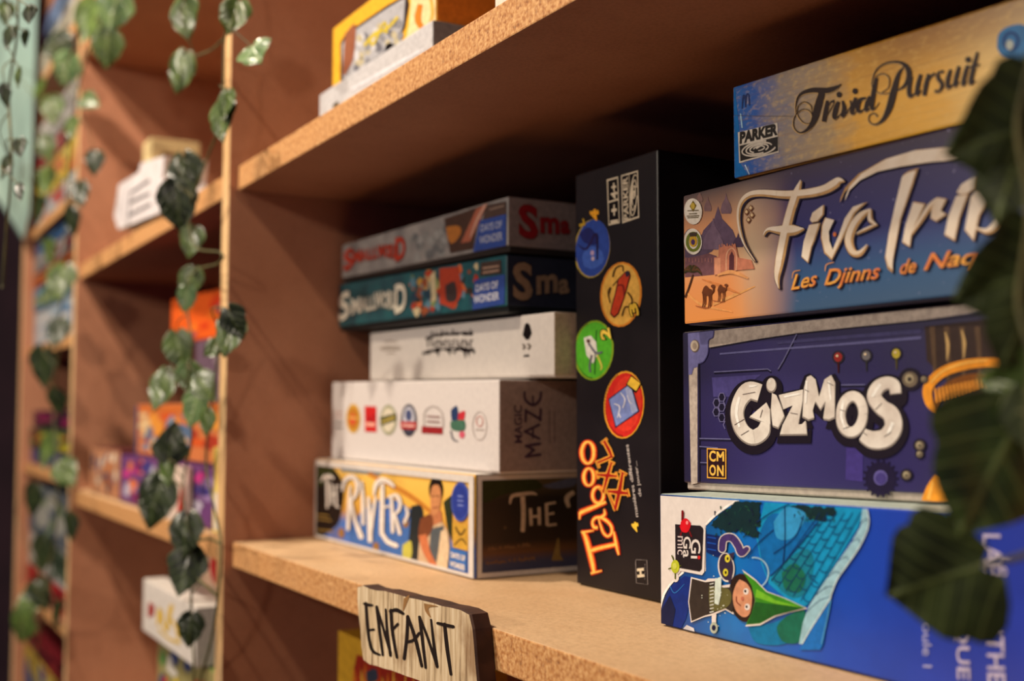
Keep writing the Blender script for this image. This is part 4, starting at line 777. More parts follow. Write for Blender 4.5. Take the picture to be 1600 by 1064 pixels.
W4 = lambda *p: cr(480, 290, 3.324, p)
bx = pbox('plain white game box with a ragged black title band', 0.112, (578, 590), (866, 591), (578, 521), 0.28, ink((210, 204, 197), .45, .03), zb=1.3294, H=0.0448, Hr=0.0455, dz=-0.0048, right=ink((196, 176, 150)), lip=0.0012)  # tan right side has the side shade put into its colour
F = bx['F']; random.seed(4)
def ragged(p, h, seed, mat=BLACK, ly=2):
    random.seed(seed); up, lo = [], []
    for i in range(len(p) - 1):
        for j in range(8):
            t = j / 8; x = p[i][0] + (p[i + 1][0] - p[i][0]) * t; y = p[i][1] + (p[i + 1][1] - p[i][1]) * t
            up.append((x, y - h * random.uniform(.2, 1.3))); lo.append((x, y + h * random.uniform(.2, 1.2)))
    F.poly(W4(*(up + lo[::-1])), mat, ly)
ragged([(615, 795), (700, 775), (790, 768), (872, 770)], 9, 1); ragged([(600, 872), (680, 852), (780, 848), (880, 858)], 11, 2)
for x, h in ((650, 26), (672, 20), (700, 34), (722, 26), (758, 40), (780, 24), (820, 22), (850, 38)): F.poly(W4((x - 9, 778), (x, 778 - h), (x + 8, 778)), BLACK, 2)
for x, h in ((630, 24), (680, 34), (740, 26), (765, 22), (820, 46), (840, 34), (866, 20)): F.poly(W4((x - 8, 858), (x + 2, 858 + h), (x + 9, 858)), BLACK, 2)
for k, x in enumerate(range(628, 870, 22)):
    F.stroke(W4((x, 838, 7), (x + 2, 800, 8)), ink((70, 64, 62)), 3, straight=True); F.stroke(W4((x, 802 + (k % 3) * 12, 6), (x + 14, 800 + (k % 2) * 34, 6)), ink((84, 78, 74)), 3, straight=True)
for y, a, b in ((812, 400, 470), (842, 378, 490), (852, 384, 484), (872, 412, 458)): F.stroke(W4((a, y, 7), ((a + b) / 2, y - 4, 8), (b, y, 6)), ink((160, 148, 136)), 2)
F.poly(W4((1120, 775), (1132, 720), (1146, 712), (1158, 725), (1168, 768), (1152, 800), (1136, 800)), BLACK, 2)
F.stroke(W4((1120, 824, 10), (1132, 836, 10), (1122, 850, 10)), ink((110, 100, 92)), 2); F.stroke(W4((1146, 822, 12), (1160, 834, 10), (1148, 850, 12)), ink((110, 100, 92)), 2); F.poly(W4((1126, 880), (1154, 877), (1154, 888), (1126, 890)), BLACK, 2)
finish(bx)

def small_print(c1, c2, name): return mottled(name, c1, c2, 40, 0.42)
DW = ink((50, 76, 150)); DWW = ink((214, 216, 224))
bx = pbox('teal game box with white lettering and a blue corner label', 0.100, (529, 508), (792, 480), (534, 437), 0.26, ink((22, 34, 42)), zb=1.3785, H=0.0455, Hr=0.0420, front=small_print((30, 92, 98), (22, 66, 78), 'teal_box_print'), right=ink((40, 44, 58)), top=ink((30, 40, 50)), lip=0.0045, base=ink((24, 28, 30)), dz=-0.006)
F, R = bx['F'], bx['R']
WL = ink((232, 226, 206))
def word(lets, mat, edge, R_=None):
    for t_, p0, p1, h in lets:
        q0, q1 = W4(p0)[0], W4(p1)[0]
        (R_ or F).text(t_, (q0[0] + .5, q0[1] + .8), (q1[0] + .5, q1[1] + .8), (0, -h / 3.324 - 1), edge, 4, 0.05); (R_ or F).text(t_, q0, q1, (0, -h / 3.324), mat, 5, 0.035)
word((('S', (165, 705), (225, 670), 130), ('M', (232, 668), (278, 655), 76), ('A', (276, 656), (312, 648), 70), ('L', (314, 647), (336, 642), 66), ('L', (338, 641), (358, 637), 66), ('W', (352, 637), (396, 628), 80), ('O', (394, 634), (424, 626), 74), ('R', (423, 640), (446, 635), 92), ('L', (447, 638), (464, 634), 84), ('D', (458, 660), (517, 642), 140)), WL, ink((60, 50, 40)))
random.seed(12)
PALS = [(196, 150, 60), (176, 60, 40), (90, 130, 150), (60, 50, 44), (206, 190, 150), (150, 80, 50), (220, 110, 60), (40, 70, 90), (120, 140, 80)]
for k in range(70):
    x = random.uniform(545, 900); y = random.uniform(440, 650) - (x - 700) * .12; c = PALS[k % 9]
    F.blob(W4((x - random.uniform(8, 26), y), (x, y - random.uniform(10, 40)), (x + random.uniform(8, 24), y - 4), (x + 4, y + random.uniform(10, 36))), ink(c), 2 + k % 3)
F.poly(W4((690, 430), (790, 420), (810, 560), (760, 640), (690, 610)), ink((176, 66, 44)), 5); F.blob(W4((720, 520), (770, 500), (780, 590), (730, 600)), ink((60, 50, 50)), 6); F.poly(W4((640, 470), (668, 440), (676, 590), (650, 610)), ink((206, 190, 150)), 5)
F.poly(W4((905, 400), (1008, 385), (1010, 455), (900, 470)), ink((72, 56, 50)), 5)
for y in (425, 448): F.stroke(W4((915, y + 5, 9), (1000, y - 8, 9)), ink((170, 140, 120)), 6, straight=True)
F.poly(W4((872, 490), (1030, 462), (1028, 615), (862, 645)), DW, 5)
F.text('DAYS OF', W4((880, 552))[0], W4((995, 530))[0], (0, -11), DWW, 6, 0.02); F.text('WONDER', W4((868, 612))[0], W4((1000, 590))[0], (0, -12), DWW, 6, 0.02)
TN = ink((150, 122, 96)); word((('S', (1068, 580), (1170, 590), 180), ('m', (1190, 560), (1300, 548), 130), ('a', (1305, 560), (1360, 552), 100)), TN, ink((24, 24, 34)), R)
finish(bx)

bx = pbox('dull grey game box with red lettering, topmost of the left-hand stack', 0.100, (534, 440), (794, 394), (534, 383), 0.26, ink((120, 112, 106)), zb=1.4252, H=0.0366, Hr=0.0406, front=small_print((150, 146, 142), (112, 110, 110), 'grey_box_print'), right=ink((136, 122, 118)), top=ink((110, 104, 100)), lip=0.0045, base=ink((44, 38, 36)), dz=-0.009)
F, R = bx['F'], bx['R']
RL = ink((176, 56, 38)); word((('S', (192, 445), (240, 420), 100), ('M', (240, 402), (280, 392), 60), ('A', (280, 392), (312, 384), 56), ('L', (316, 384), (340, 379), 54), ('L', (344, 378), (366, 374), 54), ('W', (366, 376), (408, 368), 62), ('O', (404, 372), (430, 366), 58), ('R', (429, 378), (449, 373), 72), ('L', (451, 376), (465, 372), 66), ('D', (460, 388), (512, 374), 112)), RL, ink((70, 50, 44)))
random.seed(15)
for k in range(26):
    x = random.uniform(540, 720); y = 330 - (x - 540) * .25 + random.uniform(-60, 60); F.blob(W4((x - 16, y), (x, y - 26), (x + 18, y - 2), (x, y + 22)), ink(((132, 132, 130), (150, 150, 148), (104, 106, 108))[k % 3]), 1 + k % 2)
F.poly(W4((712, 172), (905, 105), (862, 330), (745, 352), (730, 270)), ink((72, 52, 44)), 3); F.blob(W4((725, 215), (790, 210), (800, 250), (760, 300), (735, 280)), ink((176, 110, 50)), 4); F.poly(W4((940, 92), (880, 122), (800, 300), (850, 290)), ink((166, 96, 74)), 4); F.stroke(W4((935, 92, 12), (890, 170, 14), (850, 270, 8)), ink((196, 150, 130)), 5)
F.poly(W4((935, 100), (1036, 82), (1036, 150), (912, 178)), ink((78, 62, 56)), 4); F.stroke(W4((950, 125, 8), (1025, 105, 8)), ink((140, 118, 104)), 5, straight=True)
F.poly(W4((900, 182), (1037, 148), (1035, 312), (864, 345)), DW, 5); F.text('DAYS OF', W4((905, 240))[0], W4((1015, 218))[0], (0, -11), ink((170, 176, 196)), 6, 0.02); F.text('WONDER', W4((898, 305))[0], W4((1018, 280))[0], (0, -12), ink((170, 176, 196)), 6, 0.02)
word((('S', (1098, 255), (1200, 275), 160), ('m', (1210, 240), (1310, 245), 110), ('a', (1315, 245), (1365, 245), 90)), ink((140, 28, 34)), ink((90, 60, 56)), R)
finish(bx)

# ------------------------------------------------------------------ painted wooden sign on the front edge of the middle shelf
def sign_mat():
    n = NT('whitewashed_wood', 0.7, 0.3)
    g = n.noise(260, 6, 'Object', (1, 1, 0.09)); s = n.noise(18, 5)
    a = n.ramp(g, [(0.3, (120, 98, 72)), (0.48, (196, 172, 136)), (0.7, (222, 204, 172))])
    n.bump(g, 0.5, 0.0008)
    return n.out(n.mix(n.ramp(s, [(0.56, 0.0), (0.68, 0.65)]), a, (120, 80, 44)))
SIGNW = sign_mat(); SIGND = mottled('scorched_wood_edge', (52, 28, 18), (78, 46, 28), 60, 0.7, bump=0.3)
yS = -0.0118; q = [ony(*p, yS) for p in ((556, 913), (736, 956), (566, 1035), (660, 1064))]
tl, tr, bl = q[0], q[1], q[2]; br = V((tr.x + 0.010, yS, bl.z + 0.010))
sg = MB(); th = V((0, 0.0112, 0))
edge = []
random.seed(2)
loop = [tl, tr, br, bl]
for i in range(4):
    a, b = loop[i], loop[(i + 1) % 4]; n_ = 14 if i % 2 == 0 else 5
    nrm = V((b.z - a.z, 0, -(b.x - a.x))).normalized()
    for j in range(n_):
        t = j / n_; p = a.lerp(b, t) - nrm * random.uniform(-0.0006, 0.0006)
        if j == 0: p = a + (b - a).normalized() * 0.0016 + (loop[i - 1] - a).normalized() * 0.0016
        edge.append(p)
inset = [p.lerp((tl + br) / 2, 0.012) for p in edge]
sg.face([p + V((0, 0, 0)) for p in inset][::-1], SIGNW)
for i in range(len(edge)):
    k = (i + 1) % len(edge); o_ = V((0, 0.0012, 0))
    sg.face([inset[i], inset[k], edge[k] + o_, edge[i] + o_], SIGND); sg.face([edge[i] + o_, edge[k] + o_, edge[k] + th, edge[i] + th], SIGND)
sg.face([p + th for p in edge], SIGND)
SF = Art(sg, tl, (0, -1, 0)); E4 = lambda *p: cr(340, 800, 4, p); BURN = ink((30, 18, 14), .7)
for p in (((918, 572, 12), (945, 580, 16), (970, 582, 10)), ((928, 570, 15), (938, 700, 16), (950, 800, 15), (972, 868, 16), (1016, 892, 10)), ((944, 738, 12), (978, 734, 12)),
          ((996, 592, 15), (1014, 740, 15), (1034, 892, 12)), ((1000, 600, 10), (1035, 720, 13), (1082, 880, 14)), ((1052, 608, 10), (1062, 750, 14), (1082, 895, 14)),
          ((1084, 612, 15), (1096, 760, 16), (1122, 908, 13)), ((1080, 620, 13), (1120, 612, 20), (1162, 634, 14)), ((1094, 735, 12), (1128, 700, 14)),
          ((1190, 652, 16), (1184, 780, 16), (1168, 915, 16)), ((1192, 655, 14), (1240, 800, 17), (1278, 962, 14)), ((1180, 812, 14), (1225, 800, 15), (1262, 756, 14)),
          ((1264, 656, 15), (1284, 820, 15), (1302, 972, 12)), ((1268, 662, 11), (1320, 800, 13), (1374, 965, 14)), ((1336, 672, 10), (1352, 820, 14), (1374, 966, 14)),
          ((1378, 694, 14), (1425, 706, 18), (1474, 716, 16)), ((1420, 700, 16), (1436, 850, 18), (1460, 1014, 13))):
    SF.stroke(E4(*[(a, b, c * 1.25) for a, b, c in p]), BURN, 2, cap=True)
for p in (((1165, 540), (1200, 520), (1180, 580), (1160, 620)), ((1290, 570), (1380, 590), (1320, 600), (1335, 660), (1300, 620))): SF.blob(E4(*p), ink((150, 110, 66), .7), 1)
tag(sg.build('wooden_sign', None, loc=(tl + br) / 2 + V((0, 0.0112, 0))), 'whitewashed wooden sign lettered ENFANT in black on the shelf edge', 'sign')

# ------------------------------------------------------------------ upper shelf of the main bay
GROUP = 'game boxes on the upper shelf'
U = lambda *p: cr(360, 0, 2.857, p)
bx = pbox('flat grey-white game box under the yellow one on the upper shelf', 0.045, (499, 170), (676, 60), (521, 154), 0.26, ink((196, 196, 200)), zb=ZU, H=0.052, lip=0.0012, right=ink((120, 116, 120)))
F = bx['F']; F.poly(U((455, 470), (480, 450), (490, 480), (470, 500)), ink((90, 80, 60)), 2); F.stroke(U((540, 400, 10), (700, 310, 16), (860, 220, 8)), ink((222, 222, 230)), 2)
finish(bx); z2 = ZU + 0.0525
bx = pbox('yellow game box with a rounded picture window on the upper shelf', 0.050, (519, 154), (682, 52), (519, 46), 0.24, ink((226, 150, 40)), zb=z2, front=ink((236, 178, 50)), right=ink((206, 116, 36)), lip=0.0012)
F, R = bx['F'], bx['R']
F.poly(U((492, 190), (515, 150), (700, 25), (790, -25), (800, 20), (782, 120), (745, 205), (640, 285), (505, 382), (492, 350)), ink((52, 36, 36)), 2)
F.poly(U((500, 200), (522, 158), (705, 35), (782, -10), (774, 115), (738, 195), (520, 350), (503, 350)), ink((176, 176, 182)), 3)
random.seed(21)
for k in range(40):
    x = random.uniform(535, 760); y = 270 - (x - 540) * .62 + random.uniform(-80, 60)
    F.blob(U((x - 14, y), (x, y - 20), (x + 16, y), (x + 2, y + 18)), ink(((206, 206, 212), (140, 140, 146), (190, 180, 150), (110, 110, 120))[k % 4]), 4)
F.blob(U((515, 150), (560, 110), (555, 240), (535, 300), (505, 330)), ink((150, 92, 66)), 5); F.stroke(U((600, 205, 14), (650, 150, 16), (700, 130, 14), (752, 75, 12)), ink((206, 184, 60)), 6); F.stroke(U((625, 165, 10), (640, 200, 12), (690, 100, 10), (700, 150, 12)), ink((206, 184, 60)), 6); F.ell(*U((715, 215))[0], 7, 8, BLACK, 6)
F.poly(U((812, -40), (922, -100), (920, 130), (780, 200), (800, 110)), ink((242, 214, 160)), 3); F.stroke(U((850, 20, 24), (840, 90, 30), (870, 140, 18)), ink((214, 128, 40)), 4); F.stroke(U((895, -20, 14), (905, 60, 16), (890, 120, 10)), ink((230, 170, 80)), 4)
finish(bx)
bx = game_box('brown game box standing behind the yellow box on the upper shelf', (0.345, 0.10, ZU), 0.13, 0.20, 0.2, ink((84, 46, 34)), lip=0.0012); F = bx['F']
F.poly(U((985, 0), (1060, -30), (1100, 40), (1020, 70)), ink((110, 100, 120)), 1); F.stroke(U((1000, 60, 30), (1080, 90, 40), (1160, 60, 30)), ink((176, 84, 40)), 2)
for x in (1030, 1060, 1090): F.stroke(U((x, 60, 12), (x + 6, 120, 10)), ink((60, 30, 26)), 3, straight=True)
finish(bx)
wx = ony(773, 17, 0.004).x
bx = game_box('white game box at the front edge of the upper shelf', (wx, 0.004, ZU), 0.16, 0.075, 0.2, ink((232, 222, 206)), lip=0.0012); finish(bx)

# ------------------------------------------------------------------ lower shelf of the main bay
GROUP = None
bx = game_box('yellow game box with red flames standing behind the wooden sign', (0.122, 0.055, 1.1823 - SH), 0.20, 0.282, 0.05, ink((190, 140, 40)), ink((206, 158, 44)), lip=0.0012); F = bx['F']
E2 = lambda *p: cr(340, 800, 4, p)
F.poly(E2((870, 890), (1500, 1080), (1900, 1300), (840, 1300), (850, 1000)), ink((150, 40, 26)), 1)
random.seed(31)
for k in range(30):
    x = 860 + k * 22; y = 1000 + (k * 22) * .3; F.poly(E2((x - 14, y + 60), (x + random.uniform(-8, 12), y - random.uniform(30, 110)), (x + 14, y + 60)), ink(((206, 110, 36), (176, 56, 28), (220, 160, 60))[k % 3]), 2 + k % 2)
F.blob(E2((930, 1000), (990, 980), (1000, 1050), (940, 1060)), ink((54, 60, 76)), 4)
finish(bx)

# ------------------------------------------------------------------ left bay: boxes on three shelves
GROUP = 'game boxes in the left bay'
def bands(bx, seed, pal, n=14, art=None, size=1.0):
    """patches of printed colour scattered over the front of a box, in face units"""
    f = art or bx['f']; random.seed(seed)
    for k in range(n):
        x, y = random.uniform(.08, .92), random.uniform(.14, .86); a, b = random.uniform(.03, .10) * size, random.uniform(.06, .16) * size
        a, b = min(a, x - .02, .98 - x), min(b, y - .04, .96 - y)
        f.blob([(x - a, y - b * .6), (x + a * .3, y - b), (x + a, y + b * .4), (x - a * .2, y + b)], ink(pal[k % len(pal)]), 1 + k % 3, 3)
def uvrect(f, u0, v0, u1, v1, c, ly=1): f.poly([(u0, v0), (u1, v0), (u1, v1), (u0, v1)], ink(c), ly)
ZL = ZS - SH
# notched white wooden block with three dark bars, and the tan box whose side shows behind it
WB = [(185.5, 296), (216.5, 277), (219.6, 263), (257, 252), (253, 287.5), (261, 308), (250, 341), (184.5, 366), (178, 345)]
fr = [ony(x, y, -0.004) for x, y in WB]; z_ = min(p.z for p in fr)
for p in fr: p.z += ZU - z_
blk = MB(); WPAINT = mottled('white_painted_wood', (216, 210, 212), (200, 192, 192), 40, .6); back = [p + V((0, .05, 0)) for p in fr]
blk.face(fr[::-1], WPAINT); blk.face(back, WPAINT)
for i in range(len(fr)):
    k = (i + 1) % len(fr); blk.face([fr[i], fr[k], back[k], back[i]], WPAINT)
BA = Art(blk, fr[0], (0, -1, 0)); X7 = lambda *p: cr(170, 180, 4.835, p)
for p in (((170, 585, 22), (310, 490, 20)), ((160, 660, 22), (310, 590, 22)), ((150, 760, 22), (320, 670, 20))): BA.stroke(X7(*p), ink((96, 90, 96), .6), 2, straight=True)
BA.stroke(X7((165, 575, 12), (150, 765, 12)), ink((150, 142, 146), .6), 1, straight=True)
tag(blk.build('painted_block', None, loc=(fr[0] + V((.1, .02, 0)))), 'white painted wooden block with three dark bars on the upper left shelf', 'sign')
a_ = ony(236, 214, 0.06); c_ = onx(313, 222, a_.x)
bx = game_box('tan game box with cream borders standing behind the white barred block', (a_.x - .05, 0.06, ZU), 0.05, min(.27, a_.z - ZU), c_.y - .06, ink((226, 204, 150)), right=ink((226, 200, 146)), lip=0.0012)
uvrect(bx['r'], .24, .30, .70, .88, (122, 82, 54)); uvrect(bx['r'], .30, .4, .64, .8, (142, 98, 64), 2); finish(bx)
bx = game_box('red and white game box on the upper shelf of the left bay', (-0.205, 0.07, ZU), 0.165, 0.115, 0.2, ink((226, 206, 186)), right=ink((190, 60, 56)), lip=0.0012)
bx['f'].poly([(.3, .45), (.98, .75), (.98, .98), (.5, .95)], ink((206, 36, 50)), 2); bx['f'].poly([(.02, .02), (.6, .02), (.3, .4), (.02, .5)], ink((236, 214, 170)), 1); finish(bx)

PAL1 = [(70, 90, 130), (206, 120, 60), (230, 214, 190), (150, 70, 50), (210, 160, 120), (40, 60, 90)]
bx = game_box('maroon topped game box with tiny printed figures, at the left end of the middle shelf', (-0.775, 0.012, ZS), 0.215, 0.066, 0.26, ink((92, 40, 44)), ink((186, 130, 96)), ink((92, 40, 44)), lip=0.002)
bands(bx, 3, PAL1, 34, size=.8); finish(bx)
bx = game_box('purple game box with pink and blue print, beneath the orange patterned one', (-0.545, 0.010, ZS), 0.46, 0.062, 0.27, ink((92, 50, 100)), ink((110, 66, 120)), lip=0.002)
bands(bx, 5, [(206, 60, 140), (150, 120, 170), (70, 60, 130), (226, 120, 70), (190, 180, 200), (120, 40, 90)], 34); finish(bx)
bx = game_box('orange patterned game box with a blue spine edge', (-0.515, 0.022, 1.2448), 0.44, 0.066, 0.27, ink((60, 66, 110)), ink((206, 120, 70)), ink((70, 60, 80)), lip=0.002)
bands(bx, 7, [(214, 90, 40), (120, 140, 160), (226, 190, 140), (176, 60, 40), (90, 110, 140), (230, 150, 60)], 44); uvrect(bx['f'], .005, .02, .03, .98, (70, 80, 120), 4); uvrect(bx['f'], .04, .84, .98, .97, (206, 110, 50), 3); finish(bx)
bx = game_box('dark mauve game box with a small white emblem in the left bay stack', (-0.33, 0.050, 1.3113), 0.29, 0.074, 0.25, ink((88, 66, 84)), ink((106, 84, 100)), lip=0.002)
bands(bx, 9, [(130, 104, 116), (80, 56, 76), (140, 120, 130)], 16); bx['f'].ell(.55, .55, .09, .2, ink((230, 196, 190)), 4); bx['f'].ell(.57, .5, .04, .12, ink((196, 70, 80)), 5); finish(bx)
bx = game_box('bright orange and red game box, topmost of the left bay stack', (-0.43, 0.045, 1.3858), 0.33, 0.058, 0.25, ink((170, 34, 24)), ink((222, 92, 30)), ink((150, 70, 50)), right=ink((150, 24, 24)), lip=0.002, ang=0.10)
bands(bx, 11, [(236, 120, 40), (206, 60, 26), (150, 80, 90)], 12); bx['f'].poly([(.66, .1), (.98, .1), (.98, .98), (.74, .98)], ink((176, 24, 24)), 4); bx['f'].poly([(.52, .55), (.68, .4), (.7, .98), (.55, .98)], ink((110, 90, 140)), 4); finish(bx)

# lower shelf: a stack with a white box on top
PALL = [(90, 130, 70), (190, 60, 40), (220, 190, 60), (60, 70, 110), (206, 200, 190)]
zc = ZL
for k, (h, c, lab) in enumerate(((0.070, (60, 90, 60), 'green game box at the bottom of the left bay lower stack'), (0.066, (150, 50, 40), 'red game box second from the bottom in the left bay lower stack'), (0.070, (96, 120, 60), 'green, red and yellow game box just under the white one'))):
    bx = game_box(lab, (-0.352 + .004 * k, 0.012 + .002 * k, zc), 0.25, h, 0.25, ink(c), ink((150, 140, 90)), lip=0.002); bands(bx, 40 + k, PALL, 26, size=1.2); finish(bx); zc += h + .0004
bx = game_box('white game box with a yellow and red printed title, low in the left bay', (-0.368, 0.003, zc), 0.236, 0.0615, 0.25, ink((216, 208, 200)), lip=0.0012)
f = bx['f']
for k, u in enumerate((.14, .18, .22)): f.stroke([(u, .34 + .04 * k, .025), (u + .005, .62, .025)], ink((160, 40, 34)), 2, straight=True)
for p in (((.32, .3, .05), (.36, .62, .07), (.42, .4, .06), (.5, .3, .04)), ((.5, .3, .05), (.56, .7, .07), (.6, .82, .05)), ((.54, .55, .06), (.66, .5, .06), (.72, .3, .05)), ((.34, .25, .03), (.55, .2, .04), (.75, .26, .03))): f.stroke(p, ink((214, 176, 50)), 2)
f.ell(.82, .72, .03, .07, ink((150, 140, 160)), 2); f.ell(.88, .4, .025, .08, ink((170, 60, 60)), 2); finish(bx); zc += .062
bx = game_box('cream game box with a red emblem lying on the low white box', (-0.285, 0.05, zc), 0.20, 0.054, 0.19, ink((222, 186, 160)), ink((226, 190, 160)), lip=0.0012)
bx['f'].ell(.3, .45, .14, .32, ink((196, 40, 40)), 2); bx['f'].poly([(.6, .05), (.96, .05), (.96, .9), (.66, .9)], ink((70, 36, 40)), 2); finish(bx)

# front row of the middle shelf: small boxes by the upright
bx = game_box('white and red game box at the shelf front below the purple box', (-0.262, 0.0015, ZS), 0.09, 0.0605, 0.006, ink((230, 206, 190)), lip=0.0008, bev=.0006)
bx['f'].blob([(.12, .3), (.3, .8), (.5, .6), (.42, .25)], ink((206, 40, 40)), 2); bx['f'].blob([(.6, .2), (.8, .75), (.93, .5), (.85, .15)], ink((200, 36, 36)), 2); finish(bx)
bx = game_box('narrow yellow and white game box standing upright beside the left bay panel', (-0.082, 0.004, ZS), 0.056, 0.084, 0.2, ink((240, 206, 90)), ink((244, 216, 110)), lip=0.0012)
uvrect(bx['f'], .3, .58, .8, .82, (222, 90, 40), 2); uvrect(bx['f'], .12, .05, .95, .48, (238, 226, 214), 1); finish(bx)

# ------------------------------------------------------------------ far bay: stacked boxes seen end on between the two uprights
GROUP = 'game boxes in the far bay'
rows = [
 (1.945, 2.012, (206, 196, 176), [(230, 220, 196), (150, 130, 110)], 'cream box on the second highest shelf of the far bay'),
 (2.013, 2.085, (40, 36, 70), [(120, 140, 190), (30, 28, 50)], 'dark blue box above the cream one in the far bay'),
 (1.6564, 1.700, (176, 196, 210), [(206, 70, 60), (230, 226, 220)], 'pale blue box with red print in the far bay'),
 (1.701, 1.760, (226, 190, 50), [(222, 110, 50), (240, 214, 100)], 'yellow box with orange print in the far bay'),
 (1.761, 1.800, (110, 50, 56), [(190, 40, 40), (80, 40, 60)], 'maroon box under the white one in the far bay'),
 (1.801, 1.860, (220, 212, 204), [(160, 150, 150), (200, 190, 186)], 'white box at the top of a far bay stack'),
 (1.4254, 1.495, (196, 214, 226), [(120, 160, 200), (236, 236, 236)], 'white and blue box on the far bay shelf level with the left upper shelf'),
 (1.496, 1.540, (110, 160, 190), [(150, 170, 110), (60, 110, 150)], 'light blue box second from the bottom of its far bay stack'),
 (1.541, 1.568, (206, 96, 44), [(90, 60, 50), (226, 130, 70)], 'orange box in the middle of a far bay stack'),
 (1.569, 1.603, (150, 150, 150), [(140, 50, 60), (190, 190, 186)], 'grey box with maroon print in the far bay'),
 (1.604, 1.630, (50, 96, 150), [(90, 140, 190), (40, 60, 110)], 'blue box topmost of a far bay stack'),
 (1.2037, 1.232, (96, 84, 130), [(70, 90, 150), (150, 140, 160)], 'mauve blue box low in the far bay'),
 (1.233, 1.272, (70, 92, 60), [(206, 190, 50), (150, 60, 50)], 'green box with yellow print in the far bay'),
 (1.273, 1.305, (70, 34, 56), [(150, 34, 90), (50, 30, 50)], 'plum box with a magenta stripe in the far bay'),
 (0.969, 1.008, (186, 36, 40), [(220, 60, 50), (90, 30, 36)], 'red box at the bottom of a far bay stack'),
 (1.009, 1.072, (206, 206, 200), [(60, 80, 60), (90, 110, 90)], 'white framed box with a dark green picture in the far bay'),
 (1.073, 1.165, (110, 120, 130), [(140, 160, 110), (80, 96, 120), (190, 190, 180)], 'grey green box topmost of the lower far bay stack'),
 (0.735, 0.860, (206, 170, 70), [(196, 50, 50), (70, 90, 150), (230, 200, 110)], 'yellow box with a red and blue square in the far bay'),
 (0.861, 0.895, (120, 30, 40), [(80, 24, 34), (160, 50, 50)], 'dark red box lying on the yellow one in the far bay'),
]
random.seed(77)
for i, (z0, z1, c, pal, lab) in enumerate(rows):
    x0 = -1.374 + random.uniform(0, .012); x1 = -0.858 - random.uniform(0, .03)
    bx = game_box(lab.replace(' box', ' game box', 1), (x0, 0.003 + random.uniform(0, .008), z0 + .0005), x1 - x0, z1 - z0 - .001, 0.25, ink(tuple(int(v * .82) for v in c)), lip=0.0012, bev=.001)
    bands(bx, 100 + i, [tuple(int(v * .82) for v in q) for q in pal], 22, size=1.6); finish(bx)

# ------------------------------------------------------------------ weathered teal board fixed beside the far upright
def teal_mat():
    n = NT('weathered_teal_paint', 0.65, 0.3); f = n.noise(9, 6, 'Object', (1, 1, .15)); g = n.noise(60, 4, 'Object', (1, 1, .1))
    a = n.ramp(f, [(0.35, (104, 128, 122)), (0.5, (150, 180, 172)), (0.65, (176, 200, 190))])
    return n.out(n.mix(n.ramp(g, [(0.6, 0.0), (0.7, 0.7)]), a, (70, 74, 66)))
TEAL = teal_mat(); tb = MB(); X0, X1 = -1.362, -1.344
prof = [(-0.0045, 2.33), (-0.0100, 1.69), (-0.0200, 1.637), (-0.062, 1.705), (-0.17, 1.88), (-0.17, 2.33)]
fr = [V((X1, y, z)) for y, z in prof]; bk = [V((X0, y, z)) for y, z in prof]
tb.face(fr[::-1] if (fr[1] - fr[0]).cross(fr[2] - fr[1]).x < 0 else fr, TEAL); tb.face(bk, TEAL)
for i in range(len(fr)):
    k = (i + 1) % len(fr); tb.face([fr[i], bk[i], bk[k], fr[k]], TEAL)
tag(tb.build('wooden_board', None, loc=(X1, -0.05, 1.64)), 'weathered pale teal wooden board with a slanted end beside the far upright', 'board')

# ------------------------------------------------------------------ ivy garlands
def leaf_mat(name, dark, light, vein, rough=0.28):
    n = NT(name, rough, 0.25 if rough > .5 else 0.5, coat=0.0 if rough > .5 else 0.1)
    f = n.noise(55, 4); base = n.mix(n.ramp(f, [(0.35, 0.0), (0.65, 1.0)]), dark, light)
    au = n.math('ABSOLUTE', n.math('SUBTRACT', n.u, 0.5))
    mid = n.ramp(au, [(0.0, 1.0), (0.035, 0.0)])
    w = n.math('FRACT', n.math('SUBTRACT', n.math('MULTIPLY', n.v, 5.0), n.math('MULTIPLY', au, 3.6)))
    side = n.ramp(n.math('ABSOLUTE', n.math('SUBTRACT', w, 0.5)), [(0.0, 0.8), (0.10, 0.0)])
    vv = n.math('MAXIMUM', mid, side)
    n.bump(n.math('ADD', vv, n.math('MULTIPLY', f, .6)), 0.35, 0.001)
    n.b.inputs['Subsurface Weight'].default_value = 0.0
    return n.out(n.mix(n.math('MULTIPLY', vv, 0.55), base, vein))
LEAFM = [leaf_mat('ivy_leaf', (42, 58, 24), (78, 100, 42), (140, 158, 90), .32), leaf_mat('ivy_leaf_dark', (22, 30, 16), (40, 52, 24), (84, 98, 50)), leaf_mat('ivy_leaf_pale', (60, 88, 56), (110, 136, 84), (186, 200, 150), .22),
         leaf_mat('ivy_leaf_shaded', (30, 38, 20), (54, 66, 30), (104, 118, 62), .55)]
STEM = mottled('ivy_stem', (96, 92, 50), (58, 60, 32), 60, 0.6)
HW = [(0.0, .10), (.05, .27), (.12, .40), (.22, .49), (.32, .47), (.40, .40), (.50, .38), (.60, .33), (.72, .23), (.84, .13), (.93, .06), (1.0, .003)]
